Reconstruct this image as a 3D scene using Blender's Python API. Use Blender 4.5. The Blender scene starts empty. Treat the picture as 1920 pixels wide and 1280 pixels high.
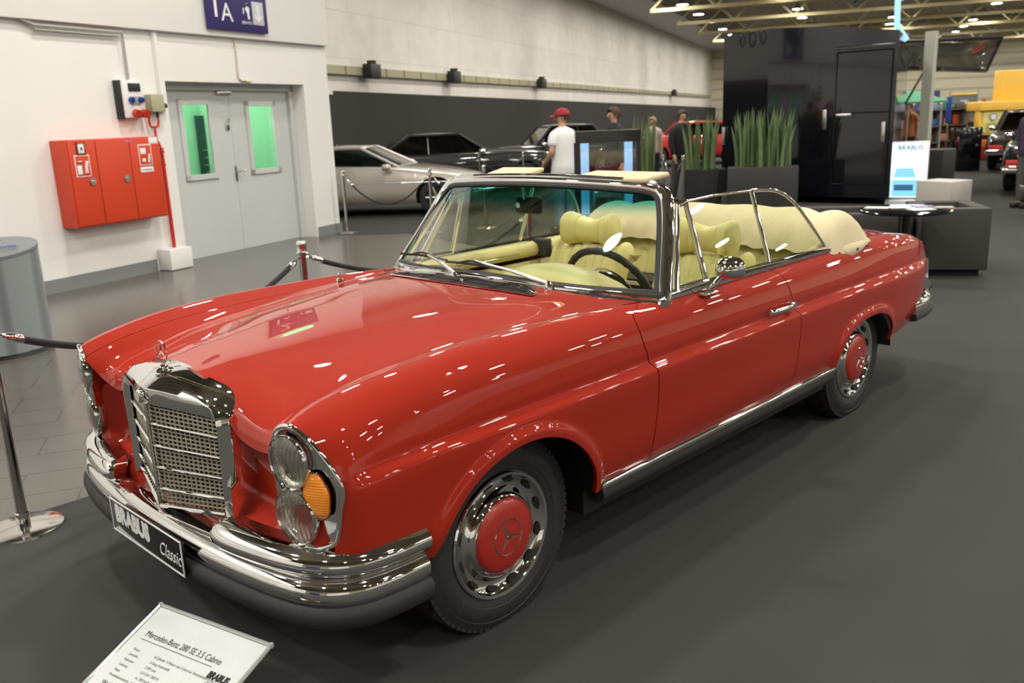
import bpy, bmesh, math, random
import numpy as np
from mathutils import Vector, Matrix
random.seed(7)
SC = bpy.context.scene
COL = SC.collection
R = math.radians
# ------------------------------------------------------------------ camera
CAM = (-1.87453, -2.74094, 1.67026)
YAW, PITCH, ROLL, FPX = R(44.58764), R(14.13561), R(-2.29613), 1651.77
def _cam():
    cy, sy, cp, sp = math.cos(YAW), math.sin(YAW), math.cos(PITCH), math.sin(PITCH)
    F = Vector((cy*cp, sy*cp, -sp)); Rt = Vector((sy, -cy, 0)); U = Rt.cross(F)
    cr, sr = math.cos(ROLL), math.sin(ROLL)
    return F, Rt*cr + U*sr, U*cr - Rt*sr
CF, CR, CU = _cam()
cd = bpy.data.cameras.new('camera'); cam = bpy.data.objects.new('camera', cd); COL.objects.link(cam)
cam.matrix_world = Matrix(((CR.x, CU.x, -CF.x, CAM[0]), (CR.y, CU.y, -CF.y, CAM[1]), (CR.z, CU.z, -CF.z, CAM[2]), (0, 0, 0, 1)))
cd.sensor_width = 36.0; cd.lens = 36.0*FPX/1920.0; cd.clip_end = 300; cd.clip_start = 0.05
cd.dof.use_dof = True; cd.dof.focus_distance = 2.9; cd.dof.aperture_fstop = 4.5
SC.camera = cam
# helpers turning a place seen in the photograph into a world point at a known plane
def _ray(px, py): return CF + CR*((px-960)/FPX) - CU*((py-640)/FPX)
def at(px, py, ax, v):
    d = _ray(px, py); return Vector(CAM) + d*((v-CAM[ax])/d[ax])
def ground(px, py, z=0.0): return at(px, py, 2, z)
def atdist(px, py, dist):
    return Vector(CAM) + _ray(px, py)*dist
# ------------------------------------------------------------------ world and exposure
W = bpy.data.worlds.new('hall_air'); SC.world = W; W.use_nodes = True
W.node_tree.nodes['Background'].inputs[0].default_value = (1.0, 0.93, 0.82, 1)
W.node_tree.nodes['Background'].inputs[1].default_value = 0.35
SC.view_settings.view_transform = 'Standard'; SC.view_settings.look = 'None'
SC.view_settings.exposure = 0.70; SC.view_settings.gamma = 1.0; SC.view_settings.use_curve_mapping = False
SC.cycles.use_denoising = True
SC.cycles.max_bounces = 8; SC.cycles.diffuse_bounces = 3; SC.cycles.glossy_bounces = 4
SC.cycles.transmission_bounces = 4; SC.cycles.transparent_max_bounces = 12
SC.cycles.sample_clamp_indirect = 6.0
SC.cycles.caustics_reflective = False; SC.cycles.caustics_refractive = False
LAMP_L = 150.0      # radiance of the high-bay lamps
CEIL = 8.2
# ------------------------------------------------------------------ materials
def mat(name, col, rough=0.5, metal=0.0, coat=0.0, coat_rough=0.03, spec=0.5, noise=0.0, nscale=20.0, bump=0.0, bscale=200.0, emis=None, estr=0.0, sheen=0.0, aniso=None, ncol=None):
    m = bpy.data.materials.new(name); m.use_nodes = True
    nt = m.node_tree; b = nt.nodes['Principled BSDF']
    b.inputs['Base Color'].default_value = (*col, 1); b.inputs['Roughness'].default_value = rough
    b.inputs['Metallic'].default_value = metal; b.inputs['Coat Weight'].default_value = coat
    b.inputs['Coat Roughness'].default_value = coat_rough; b.inputs['Specular IOR Level'].default_value = spec
    b.inputs['Sheen Weight'].default_value = sheen
    tc = nt.nodes.new('ShaderNodeTexCoord')
    if noise > 0 or ncol:
        n = nt.nodes.new('ShaderNodeTexNoise'); n.inputs['Scale'].default_value = nscale; n.inputs['Detail'].default_value = 4
        nt.links.new(tc.outputs['Object'], n.inputs['Vector'])
        mx = nt.nodes.new('ShaderNodeMix'); mx.data_type = 'RGBA'
        c2 = ncol if ncol else tuple(max(0, c*(1-noise)) for c in col)
        mx.inputs[6].default_value = (*col, 1); mx.inputs[7].default_value = (*c2, 1)
        nt.links.new(n.outputs['Fac'], mx.inputs[0]); nt.links.new(mx.outputs[2], b.inputs['Base Color'])
    if bump > 0:
        n = nt.nodes.new('ShaderNodeTexNoise'); n.inputs['Scale'].default_value = bscale; n.inputs['Detail'].default_value = 3
        nt.links.new(tc.outputs['Object'], n.inputs['Vector'])
        bp = nt.nodes.new('ShaderNodeBump'); bp.inputs['Strength'].default_value = bump; bp.inputs['Distance'].default_value = 0.01
        nt.links.new(n.outputs['Fac'], bp.inputs['Height']); nt.links.new(bp.outputs['Normal'], b.inputs['Normal'])
    if emis:
        b.inputs['Emission Color'].default_value = (*emis, 1); b.inputs['Emission Strength'].default_value = estr
    return m
def glassmat(name, tint, refl=1.0, rough=0.0, top=None, flute=False):
    """thin window glass: tinted see-through sheet with a fresnel mirror on it; top=(z0,z1,colour) adds a sunband"""
    m = bpy.data.materials.new(name); m.use_nodes = True; nt = m.node_tree; nt.nodes.clear()
    out = nt.nodes.new('ShaderNodeOutputMaterial'); mix = nt.nodes.new('ShaderNodeMixShader')
    tr = nt.nodes.new('ShaderNodeBsdfTransparent'); gl = nt.nodes.new('ShaderNodeBsdfGlossy'); lw = nt.nodes.new('ShaderNodeLayerWeight'); pw = nt.nodes.new('ShaderNodeMath'); pw.operation = 'POWER'; pw.inputs[1].default_value = 4.0
    fr = nt.nodes.new('ShaderNodeMapRange'); fr.inputs[3].default_value = .045 if not flute else .16; fr.inputs[4].default_value = .9
    lw.inputs[0].default_value = 0.5; nt.links.new(lw.outputs['Facing'], pw.inputs[0]); nt.links.new(pw.outputs[0], fr.inputs[0])
    if flute:
        tc0 = nt.nodes.new('ShaderNodeTexCoord'); wv = nt.nodes.new('ShaderNodeTexWave'); wv.bands_direction = 'Y'; wv.inputs['Scale'].default_value = 24; wv.inputs['Distortion'].default_value = .8
        bp = nt.nodes.new('ShaderNodeBump'); bp.inputs['Strength'].default_value = .8; bp.inputs['Distance'].default_value = .004
        nt.links.new(tc0.outputs['Object'], wv.inputs[0]); nt.links.new(wv.outputs['Fac'], bp.inputs['Height']); nt.links.new(bp.outputs['Normal'], gl.inputs['Normal'])
    gl.inputs['Roughness'].default_value = rough
    tr.inputs[0].default_value = (*tint, 1); gl.inputs[0].default_value = (refl, refl, refl, 1)
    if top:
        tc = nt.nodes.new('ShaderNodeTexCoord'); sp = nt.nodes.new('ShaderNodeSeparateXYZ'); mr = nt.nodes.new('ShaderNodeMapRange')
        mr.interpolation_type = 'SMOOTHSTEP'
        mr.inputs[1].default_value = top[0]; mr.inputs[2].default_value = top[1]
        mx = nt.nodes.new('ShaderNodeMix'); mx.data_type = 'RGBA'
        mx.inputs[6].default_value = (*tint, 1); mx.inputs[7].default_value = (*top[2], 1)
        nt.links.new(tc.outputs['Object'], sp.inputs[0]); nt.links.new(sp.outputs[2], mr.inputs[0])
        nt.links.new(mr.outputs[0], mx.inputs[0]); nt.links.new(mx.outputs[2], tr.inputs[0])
    nt.links.new(fr.outputs[0], mix.inputs[0]); nt.links.new(tr.outputs[0], mix.inputs[1]); nt.links.new(gl.outputs[0], mix.inputs[2])
    nt.links.new(mix.outputs[0], out.inputs[0])
    return m
def emat(name, col, s):
    m = bpy.data.materials.new(name); m.use_nodes = True; nt = m.node_tree; nt.nodes.clear()
    out = nt.nodes.new('ShaderNodeOutputMaterial'); e = nt.nodes.new('ShaderNodeEmission')
    e.inputs[0].default_value = (*col, 1); e.inputs[1].default_value = s; nt.links.new(e.outputs[0], out.inputs[0]); return m
def srgb(r, g, b):
    f = lambda c: (c/255/12.92) if c/255 <= 0.04045 else ((c/255+0.055)/1.055)**2.4
    return (f(r), f(g), f(b))
M = dict(
    paint=mat('red_paint', (0.36, 0.018, 0.005), 0.6, 0, 1.0, 0.01, 0.12),
    chrome=mat('chrome', (0.86, 0.86, 0.85), 0.04, 1.0),
    satin=mat('satin_metal', (0.72, 0.72, 0.70), 0.25, 1.0),
    steel=mat('polished_steel', (0.62, 0.60, 0.57), 0.12, 1.0),
    beigemetal=mat('champagne_mesh', (0.62, 0.57, 0.46), 0.35, 0.5),
    rubber=mat('rubber', (0.022, 0.022, 0.022), 0.62, bump=0.1, bscale=90),
    blackplastic=mat('black_plastic', (0.015, 0.015, 0.016), 0.45, noise=.2),
    black=mat('black_void', (0.004, 0.004, 0.004), 0.8, noise=.2),
    gloss_black=mat('gloss_black_panel', (0.006, 0.006, 0.009), 0.10, 0, 0.5, 0.03, noise=.2, nscale=2),
    leather=mat('cream_leather', srgb(218, 206, 138), 0.42, 0, bump=0.06, bscale=260, noise=.06, nscale=6),
    canvas=mat('cream_canvas', srgb(216, 202, 164), 0.8, noise=.05, bump=.05, bscale=400),
    hub_red=mat('red_cap_enamel', (0.40, 0.024, 0.012), 0.4, 0, 0.6, 0.05),
    white=mat('white_paint', (0.80, 0.79, 0.76), 0.6, noise=.03, nscale=3),
    whiteplastic=mat('white_plastic', (0.78, 0.78, 0.78), 0.35, noise=.03),
    ink=mat('black_ink', (0.01, 0.01, 0.012), 0.6, noise=.1),
    glass=glassmat('window_glass', (0.80, 0.86, 0.76)),
    clearglass=glassmat('clear_glass', (0.95, 0.96, 0.95)),
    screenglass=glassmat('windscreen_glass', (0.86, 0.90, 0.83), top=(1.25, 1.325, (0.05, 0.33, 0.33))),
    darkglass=glassmat('dark_glass', (0.16, 0.17, 0.17)),
    amber=mat('amber_lens', (0.9, 0.30, 0.01), 0.12, 0, 1.0, 0.02, emis=(1, .3, 0), estr=.0),
    grey=mat('grey_paint', (0.30, 0.31, 0.30), 0.5, noise=.05),
    velvet=mat('black_velvet', (0.008, 0.008, 0.008), 0.95, sheen=.3, noise=.2),
)
# ------------------------------------------------------------------ mesh builder
def smooth(me, ang=40):
    for p in me.polygons: p.use_smooth = True
    try: me.set_sharp_from_angle(angle=R(ang))
    except Exception: pass
class MB:
    def __init__(s): s.v = []; s.f = []; s.mi = []; s.cur = 0
    def add(s, vs, fs):
        o = len(s.v); s.v += [tuple(v) for v in vs]; s.f += [tuple(i+o for i in f) for f in fs]; s.mi += [s.cur]*len(fs); return s
    def box(s, c, d, rz=0, rx=0, ry=0):
        hx, hy, hz = d[0]/2, d[1]/2, d[2]/2
        m = Matrix.Rotation(rz, 3, 'Z') @ Matrix.Rotation(ry, 3, 'Y') @ Matrix.Rotation(rx, 3, 'X')
        vs = [Vector(c)+m@Vector((x*hx, y*hy, z*hz)) for x in (-1, 1) for y in (-1, 1) for z in (-1, 1)]
        return s.add(vs, [(0, 1, 3, 2), (4, 6, 7, 5), (0, 4, 5, 1), (2, 3, 7, 6), (0, 2, 6, 4), (1, 5, 7, 3)])
    def rbox(s, c, d, r=.02, rz=0, n=3, rx=0, ry=0):
        bm = bmesh.new(); bmesh.ops.create_cube(bm, size=1)
        for v in bm.verts: v.co = Vector((v.co.x*d[0], v.co.y*d[1], v.co.z*d[2]))
        bmesh.ops.bevel(bm, geom=bm.edges[:], offset=min(r, min(d)*.49), segments=n, profile=.5, affect='EDGES')
        m = Matrix.Rotation(rz, 3, 'Z') @ Matrix.Rotation(ry, 3, 'Y') @ Matrix.Rotation(rx, 3, 'X')
        bm.verts.index_update()
        s.add([Vector(c)+m@v.co for v in bm.verts], [[v.index for v in f.verts] for f in bm.faces]); bm.free(); return s
    def cyl(s, a, b, r0, r1=None, n=20, caps=True):
        a, b = Vector(a), Vector(b); r1 = r0 if r1 is None else r1
        d = (b-a).normalized(); u = d.orthogonal().normalized(); w = d.cross(u)
        vs = []
        for p, r in ((a, r0), (b, r1)):
            for i in range(n):
                t = 2*math.pi*i/n; vs.append(p+u*(r*math.cos(t))+w*(r*math.sin(t)))
        fs = [(i, (i+1) % n, n+(i+1) % n, n+i) for i in range(n)]
        if caps: fs += [tuple(range(n-1, -1, -1)), tuple(range(n, 2*n))]
        return s.add(vs, fs)
    def tube(s, pts, r, n=10, closed=False, caps=True, flat=None, up=None):
        """sweep; r number or list; flat=(a,b) elliptical section half axes relative"""
        P = [Vector(p) for p in pts]; N = len(P); rs = r if isinstance(r, (list, tuple)) else [r]*N
        vs = []; prev = None
        for i, p in enumerate(P):
            if closed: t = (P[(i+1) % N]-P[i-1]).normalized()
            else: t = (P[min(i+1, N-1)]-P[max(i-1, 0)]).normalized()
            if up is not None:
                w = t.cross(Vector(up)).normalized(); u = w.cross(t)
            elif prev is None: u = t.orthogonal().normalized()
            else:
                u = (prev-t*prev.dot(t)); u = u.normalized() if u.length > 1e-6 else t.orthogonal().normalized()
            prev = u; w = t.cross(u)
            fa, fb = flat if flat else (1, 1)
            for k in range(n):
                a = 2*math.pi*k/n; vs.append(p+u*(rs[i]*fa*math.cos(a))+w*(rs[i]*fb*math.sin(a)))
        fs = []
        for i in range(N if closed else N-1):
            j = (i+1) % N
            for k in range(n):
                l = (k+1) % n; fs.append((i*n+k, i*n+l, j*n+l, j*n+k))
        if caps and not closed: fs += [tuple(range(n-1, -1, -1)), tuple(range((N-1)*n, N*n))]
        return s.add(vs, fs)
    def lathe(s, prof, c=(0, 0, 0), axis='Z', n=48, sweep=None):
        """prof list of (r, h); axis direction h"""
        vs = []; c = Vector(c)
        for (r, h) in prof:
            for k in range(n):
                a = 2*math.pi*k/n; x, y = r*math.cos(a), r*math.sin(a)
                vs.append(c+(Vector((x, y, h)) if axis == 'Z' else Vector((x, h, y)) if axis == 'Y' else Vector((h, x, y))))
        fs = []
        for i in range(len(prof)-1):
            for k in range(n):
                l = (k+1) % n; fs.append((i*n+k, i*n+l, (i+1)*n+l, (i+1)*n+k))
        return s.add(vs, fs)
    def grid(s, rows):
        """rows: list of equal-length lists of points"""
        m = len(rows[0]); vs = [p for r in rows for p in r]
        return s.add(vs, [(i*m+j, i*m+j+1, (i+1)*m+j+1, (i+1)*m+j) for i in range(len(rows)-1) for j in range(m-1)])
    def sweep(s, frames, sec, closed=False, caps=True):
        """frames: list of (p,u,w); sec list of (a,b)"""
        n = len(sec); vs = []
        for (p, u, w) in frames:
            for a, b in sec: vs.append(Vector(p)+Vector(u)*a+Vector(w)*b)
        N = len(frames); fs = []
        for i in range(N if closed else N-1):
            j = (i+1) % N
            for k in range(n):
                l = (k+1) % n; fs.append((i*n+k, i*n+l, j*n+l, j*n+k))
        if caps and not closed: fs += [tuple(range(n-1, -1, -1)), tuple(range((N-1)*n, N*n))]
        return s.add(vs, fs)
    def poly(s, pts): return s.add(pts, [tuple(range(len(pts)))])
    def prism(s, pts, d):
        n = len(pts); d = Vector(d); a = [Vector(p) for p in pts]
        return s.add(a+[p+d for p in a], [tuple(range(n-1, -1, -1)), tuple(range(n, 2*n))]+[(i, (i+1) % n, n+(i+1) % n, n+i) for i in range(n)])
    def build(s, name, m, parent=None, ang=40, sub=0, bevel=0, solid=0, soff=-1, loc=None, fixn=True):
        me = bpy.data.meshes.new(name); me.from_pydata(s.v, [], s.f)
        ms = m if isinstance(m, (list, tuple)) else [m]
        for q in ms: me.materials.append(M[q] if isinstance(q, str) else q)
        if len(ms) > 1: me.polygons.foreach_set('material_index', s.mi)
        if fixn:
            bm = bmesh.new(); bm.from_mesh(me); bmesh.ops.recalc_face_normals(bm, faces=bm.faces); bm.to_mesh(me); bm.free()
        smooth(me, ang); me.update()
        o = bpy.data.objects.new(name, me); COL.objects.link(o)
        if parent is not None: o.parent = parent
        if loc: o.location = loc
        if bevel:
            b = o.modifiers.new('bevel', 'BEVEL'); b.width = bevel; b.segments = 2; b.limit_method = 'ANGLE'
        if sub:
            b = o.modifiers.new('sub', 'SUBSURF'); b.levels = sub; b.render_levels = sub
        if solid:
            b = o.modifiers.new('solid', 'SOLIDIFY'); b.thickness = solid; b.offset = soff
        return o
def empty(name, loc=(0, 0, 0), rz=0, label=None, cat=None, group=None):
    o = bpy.data.objects.new(name, None); COL.objects.link(o); o.location = loc; o.rotation_euler = (0, 0, rz); o.empty_display_size = .2
    if label: o['label'] = label; o['category'] = cat
    if group: o['group'] = group
    return o
def tag(o, label, cat, group=None):
    o['label'] = label; o['category'] = cat
    if group: o['group'] = group
    return o
def struct(o): o['kind'] = 'structure'; return o
def copy_tree(o, parent=None):
    c = o.copy(); COL.objects.link(c); c.parent = parent
    for ch in list(o.children): copy_tree(ch, c)
    return c
def text(name, body, size, m, parent, loc, xdir, updir, align='CENTER', bold=0.0, shear=0.0, ext=0.0005, sx=1.0, spacing=1.0):
    """raised lettering: a text curve turned into a mesh, in the plane spanned by xdir and updir"""
    c = bpy.data.curves.new(name, 'FONT'); c.body = body; c.size = size; c.align_x = align; c.align_y = 'CENTER'
    c.offset = bold; c.shear = shear; c.extrude = ext; c.space_character = spacing; c.resolution_u = 3
    t = bpy.data.objects.new(name+'_c', c); COL.objects.link(t)
    dg = bpy.context.evaluated_depsgraph_get(); me = bpy.data.meshes.new_from_object(t.evaluated_get(dg))
    bpy.data.objects.remove(t)
    X = Vector(xdir).normalized(); U = Vector(updir).normalized(); N = X.cross(U)
    for v in me.vertices: v.co = Vector(loc)+X*(v.co.x*sx)+U*v.co.y+N*v.co.z
    me.materials.clear(); me.materials.append(M[m] if isinstance(m, str) else m)
    o = bpy.data.objects.new(name, me); COL.objects.link(o); o.parent = parent
    return o
def catmull(pts, n=8, closed=False):
    P = [Vector(p) for p in pts]; out = []; N = len(P)
    for i in range(N if closed else N-1):
        p0 = P[i-1] if (i > 0 or closed) else P[0]*2-P[1]
        p1, p2 = P[i], P[(i+1) % N]
        p3 = P[(i+2) % N] if (i+2 < N or closed) else P[-1]*2-P[-2]
        for k in range(n):
            t = k/n
            out.append(0.5*((2*p1)+(p2-p0)*t+(2*p0-5*p1+4*p2-p3)*t*t+(3*p1-p0-3*p2+p3)*t**3))
    if not closed: out.append(P[-1])
    return out
# ================================================================== THE HALL
TH = R(18.5); UW = Vector((math.cos(TH), math.sin(TH), 0)); NW = Vector((math.sin(TH), -math.cos(TH), 0)); W0 = Vector((1.42, 7.62, 0))
def WP(u, off, z): return W0+UW*u+NW*off+Vector((0, 0, z))
def wuv(px, py, off=0.0):
    d = _ray(px, py); P0 = W0+NW*off; t = (P0-Vector(CAM)).dot(NW)/d.dot(NW); p = Vector(CAM)+d*t
    return (p-W0).dot(UW), p.z
TB = R(23.8); UB = Vector((math.cos(TB), math.sin(TB), 0)); NB = Vector((math.sin(TB), -math.cos(TB), 0)); B0 = Vector((10.95, 15.74, 0))
def BP(u, off, z): return B0+UB*u+NB*off+Vector((0, 0, z))
def buv(px, py, off=0.0):
    d = _ray(px, py); P0 = B0+NB*off; t = (P0-Vector(CAM)).dot(NB)/d.dot(NB); p = Vector(CAM)+d*t
    return (p-B0).dot(UB), p.z
def seam_mat(name, col, seam, w, h, rough=.6, mortar=.004, rot=0):
    m = bpy.data.materials.new(name); m.use_nodes = True; nt = m.node_tree; b = nt.nodes['Principled BSDF']; b.inputs['Roughness'].default_value = rough
    tc = nt.nodes.new('ShaderNodeTexCoord'); mp = nt.nodes.new('ShaderNodeMapping'); br = nt.nodes.new('ShaderNodeTexBrick')
    mp.inputs['Rotation'].default_value = rot if isinstance(rot, tuple) else (0, 0, rot)
    br.inputs['Scale'].default_value = 1; br.inputs['Brick Width'].default_value = w; br.inputs['Row Height'].default_value = h
    br.inputs['Mortar Size'].default_value = mortar; br.inputs['Mortar Smooth'].default_value = .2; br.offset = 0.5
    br.inputs['Color1'].default_value = (*col, 1); br.inputs['Color2'].default_value = (*[c*.95 for c in col], 1); br.inputs['Mortar'].default_value = (*seam, 1)
    nt.links.new(tc.outputs['Object'], mp.inputs[0]); nt.links.new(mp.outputs[0], br.inputs[0])
    n = nt.nodes.new('ShaderNodeTexNoise'); n.inputs['Scale'].default_value = 1.6; n.inputs['Detail'].default_value = 6; nt.links.new(tc.outputs['Object'], n.inputs['Vector'])
    mx = nt.nodes.new('ShaderNodeMix'); mx.data_type = 'RGBA'; mx.blend_type = 'MULTIPLY'; mx.inputs[0].default_value = .35
    nt.links.new(br.outputs['Color'], mx.inputs[6]); nt.links.new(n.outputs['Color'], mx.inputs[7])
    hs = nt.nodes.new('ShaderNodeMapRange'); hs.inputs[1].default_value = .3; hs.inputs[2].default_value = .7; hs.inputs[3].default_value = .75; hs.inputs[4].default_value = 1.05
    nt.links.new(n.outputs['Fac'], hs.inputs[0]); nt.links.new(hs.outputs[0], mx.inputs[7]); nt.links.new(mx.outputs[2], b.inputs['Base Color'])
    return m
def wave_mat(name, c1, c2, scale, rot, rough=.5):
    m = bpy.data.materials.new(name); m.use_nodes = True; nt = m.node_tree; b = nt.nodes['Principled BSDF']; b.inputs['Roughness'].default_value = rough
    tc = nt.nodes.new('ShaderNodeTexCoord'); mp = nt.nodes.new('ShaderNodeMapping'); mp.inputs['Rotation'].default_value = rot
    w = nt.nodes.new('ShaderNodeTexWave'); w.inputs['Scale'].default_value = scale; w.inputs['Distortion'].default_value = 0
    cr = nt.nodes.new('ShaderNodeValToRGB'); cr.color_ramp.elements[0].color = (*c1, 1); cr.color_ramp.elements[1].color = (*c2, 1); cr.color_ramp.elements[1].position = .25
    nt.links.new(tc.outputs['Object'], mp.inputs[0]); nt.links.new(mp.outputs[0], w.inputs[0]); nt.links.new(w.outputs['Fac'], cr.inputs[0]); nt.links.new(cr.outputs[0], b.inputs['Base Color'])
    return m
M['tile'] = seam_mat('stone_tile_floor', (0.100, 0.094, 0.084), (0.05, 0.047, 0.042), .60, .30, .22, .006, R(28))
M['carpet'] = mat('charcoal_carpet', (0.062, 0.060, 0.058), 0.95, spec=.15, noise=.25, nscale=1.2, bump=.25, bscale=420)
M['wallwhite'] = mat('white_wall_plaster', (0.84, 0.835, 0.815), 0.6, noise=.04, nscale=1.2, bump=.03, bscale=30)
M['skirt'] = mat('grey_skirting', (0.24, 0.25, 0.25), 0.5, noise=.1, nscale=3)
M['backwall'] = seam_mat('white_panel_wall', (0.84, 0.82, 0.77), (0.68, 0.66, 0.61), 6.0, 1.1, .5, .012, (R(90), 0, 0))
M['doorgrey'] = mat('grey_door_paint', (0.60, 0.62, 0.61), 0.42, noise=.04, nscale=2)
M['red_box'] = mat('signal_red_paint', (0.62, 0.052, 0.014), 0.42, noise=.05, nscale=3)
M['red_pipe'] = mat('red_pipe_paint', (0.58, 0.03, 0.012), 0.35, noise=.05)
M['signblue'] = mat('dark_blue_sign', (0.030, 0.022, 0.13), 0.35, noise=.05)
M['signwhite'] = mat('sign_white', (0.85, 0.85, 0.85), 0.4, noise=.02)
M['olive'] = mat('olive_beige_plastic', (0.42, 0.40, 0.26), 0.5, noise=.05)
M['blue_pl'] = mat('blue_plastic', (0.01, 0.05, 0.30), 0.4, noise=.05)
M['red_pl'] = mat('red_plastic', (0.55, 0.03, 0.015), 0.4, noise=.05)
M['partition'] = mat('charcoal_partition', (0.050, 0.047, 0.044), 0.9, spec=.2, noise=.1, nscale=2)
M['cream_steel'] = mat('cream_truss_paint', (0.62, 0.55, 0.30), 0.45, noise=.05)
M['beige_clad'] = wave_mat('beige_cladding', (0.55, 0.50, 0.36), (0.80, 0.74, 0.56), .35, (0, R(90), 0))
M['ceilmat'] = wave_mat('ceiling_sheet', (0.13, 0.12, 0.10), (0.28, 0.25, 0.20), .5, (0, 0, R(24)))
M['greenroom'] = mat('mint_green_wall', (0.30, 0.62, 0.44), 0.6, noise=.03)
# ---- floor
fl = MB().box((26, 8, -.05), (150, 130, .1)); struct(fl.build('floor', 'tile'))
cp = [(-38, 1.47), (-.69, 1.47), (5.4, 1.42), (6.9, 8.1), (6.25, 8.88), WP(5.3, .0, 0)[:2], WP(5.3, -8, 0)[:2], (84, 52), (100, 10), (100, -50), (-38, -50)]
c = MB().prism([(x, y, 0.0) for x, y in cp], (0, 0, .006)); struct(c.build('floor_carpet', 'carpet'))
# ---- left wall with a recessed double door
uL, uR, dz = 2.02, 4.72, 2.30
uE = 5.33
w = MB()
w.box(WP((-14+uL)/2, -.2, 3.0), (uL+14, .4, 6.0), TH); w.box(WP((uR+uE)/2, -.2, 3.0), (uE-uR, .4, 6.0), TH); w.box(WP((uL+uR)/2, -.2, (dz+6)/2), (uR-uL, .4, 6-dz), TH)
struct(w.build('wall_left', 'wallwhite'))
w = MB().box(WP(uE-.2, -3.3, 3), (.4, 6.4, 6), TH); struct(w.build('wall_return', 'wallwhite'))
pz = 2.88
w = MB().rbox(WP((-14+uE-.01)/2, .04, (pz+6.0)/2), (uE-.01+14, .08, 6.0-pz), .008, TH); struct(w.build('trim_1', 'wallwhite'))
w = MB().box(WP((-14+1.50)/2, .012, .075), (15.5, .024, .15), TH); struct(w.build('baseboard_left', 'skirt'))
w = MB().box(WP((uR+.04+uE)/2, .012, .075), (uE-uR-.04, .024, .15), TH).box(WP(uE+.012, -.4, .075), (.024, .85, .15), TH); struct(w.build('baseboard_corner', 'skirt'))
# ---- double door
dr = empty('door_1', WP((uL+uR)/2, -.3, 0)); struct(dr)
def inv(o, parent):   # parts were written in world space: keep them there under the moved empty
    o.parent = parent; o.matrix_parent_inverse = Matrix.LocRotScale(parent.location, parent.rotation_euler.to_quaternion(), None).inverted(); return o
def dpart(mb, name, m, **k):
    o = mb.build(name, m, None, **k); return inv(o, dr)
fw = .09
f = MB().box(WP(uL+fw/2, -.28, dz/2), (fw, .12, dz), TH).box(WP(uR-fw/2, -.28, dz/2), (fw, .12, dz), TH).box(WP((uL+uR)/2, -.28, dz-fw/2), (uR-uL, .12, fw), TH)
dpart(f, 'door_frame', 'doorgrey')
um = 3.36
def leaf(u0, u1, wu0, wu1, wz0, wz1, nm):
    b = MB(); zt = dz-fw-.001
    b.box(WP((u0+wu0)/2, -.30, zt/2+.0015), (wu0-u0, .05, zt-.001), TH).box(WP((wu1+u1)/2, -.30, zt/2+.0015), (u1-wu1, .05, zt-.001), TH)
    b.box(WP((wu0+wu1)/2, -.30, (wz0+.002)/2), (wu1-wu0, .05, wz0-.002), TH).box(WP((wu0+wu1)/2, -.30, (wz1+zt)/2), (wu1-wu0, .05, zt-wz1), TH)
    lf = dpart(b, 'door_leaf', 'doorgrey')
    b = MB(); t = .05
    for (a0, a1, c0, c1) in ((wu0-.02, wu0+t, wz0-.02, wz1+.02), (wu1-t, wu1+.02, wz0-.02, wz1+.02), (wu0-.02, wu1+.02, wz0-.02, wz0+t), (wu0-.02, wu1+.02, wz1-t, wz1+.02)):
        b.box(WP((a0+a1)/2, -.262, (c0+c1)/2), (a1-a0, .03, c1-c0), TH)
    dpart(b, 'window_frame', 'doorgrey', bevel=.003)
    b = MB().box(WP((wu0+wu1)/2, -.30, (wz0+wz1)/2), (wu1-wu0, .012, wz1-wz0), TH); dpart(b, 'window_pane', 'glass')
a = [wuv(*p, -.28) for p in ((332, 180), (388, 180), (350, 340), (408, 336), (460, 180), (512, 185), (470, 332), (523, 324))]
w1a, w1b = (a[0][0]+a[2][0])/2, (a[1][0]+a[3][0])/2; w2a, w2b = (a[4][0]+a[6][0])/2, (a[5][0]+a[7][0])/2
um = (w1b+w2a)/2+.03
leaf(uL+fw+.004, um-.003, w1a, w1b, 1.06, 2.07, 1); leaf(um+.003, uR-fw-.004, w2a, w2b, 1.06, 2.05, 2)
hu, hz = wuv(445, 325, -.25)
h = MB().rbox(WP(hu, -.266, hz), (.035, .014, .22), .005, TH).cyl(WP(hu, -.26, hz+.03), WP(hu, -.20, hz+.03), .010).tube([WP(hu, -.205, hz+.03), WP(hu+.02, -.2, hz+.03), WP(hu+.13, -.2, hz+.03)], .010)
dpart(h, 'door_handle', 'steel')
hu, hz = wuv(428, 235, -.25)
h = MB().rbox(WP(hu, -.262, hz-.02), (.055, .03, .09), .01, TH).tube(catmull([WP(hu-.02, -.25, hz+.03), WP(hu-.015, -.235, hz+.08), WP(hu+.015, -.235, hz+.08), WP(hu+.02, -.25, hz+.03)], 6), .006)
dpart(h, 'door_lock', 'steel')
h = MB().rbox(WP(um-.1, -.255, dz-fw-.03), (.28, .05, .05), .01, TH); dpart(h, 'door_closer', 'satin')
# corridor behind the door: green wall, dark notice board
w = MB().box(WP(3.36, -2.3, 1.4), (4.6, .1, 2.8), TH).box(WP(1.1, -1.4, 1.4), (.1, 1.8, 2.8), TH).box(WP(4.9, -1.4, 1.4), (.1, 1.8, 2.8), TH).box(WP(3.36, -1.4, 2.85), (4.6, 1.9, .1), TH)
struct(w.build('wall_corridor', 'greenroom'))
nbu, nbz = wuv(390, 275, -2.2)
nb = MB().box(WP(nbu+.1, -2.2, nbz-.25), (.62, .03, 1.5), TH)
o = nb.build('notice_board', mat('dark_board', (.02, .05, .06), .4, noise=.2)); tag(o, 'dark notice board on the green corridor wall seen through the left door window', 'board')
MB().prism([WP(nbu+x_, -2.183, nbz+z_) for x_, z_ in ((.0, .28), (.06, .36), (.10, .33), (.08, .22), (.10, .14), (.05, .13), (.04, .22))], NW*.004).build('pictogram', 'signwhite', o)
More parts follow.
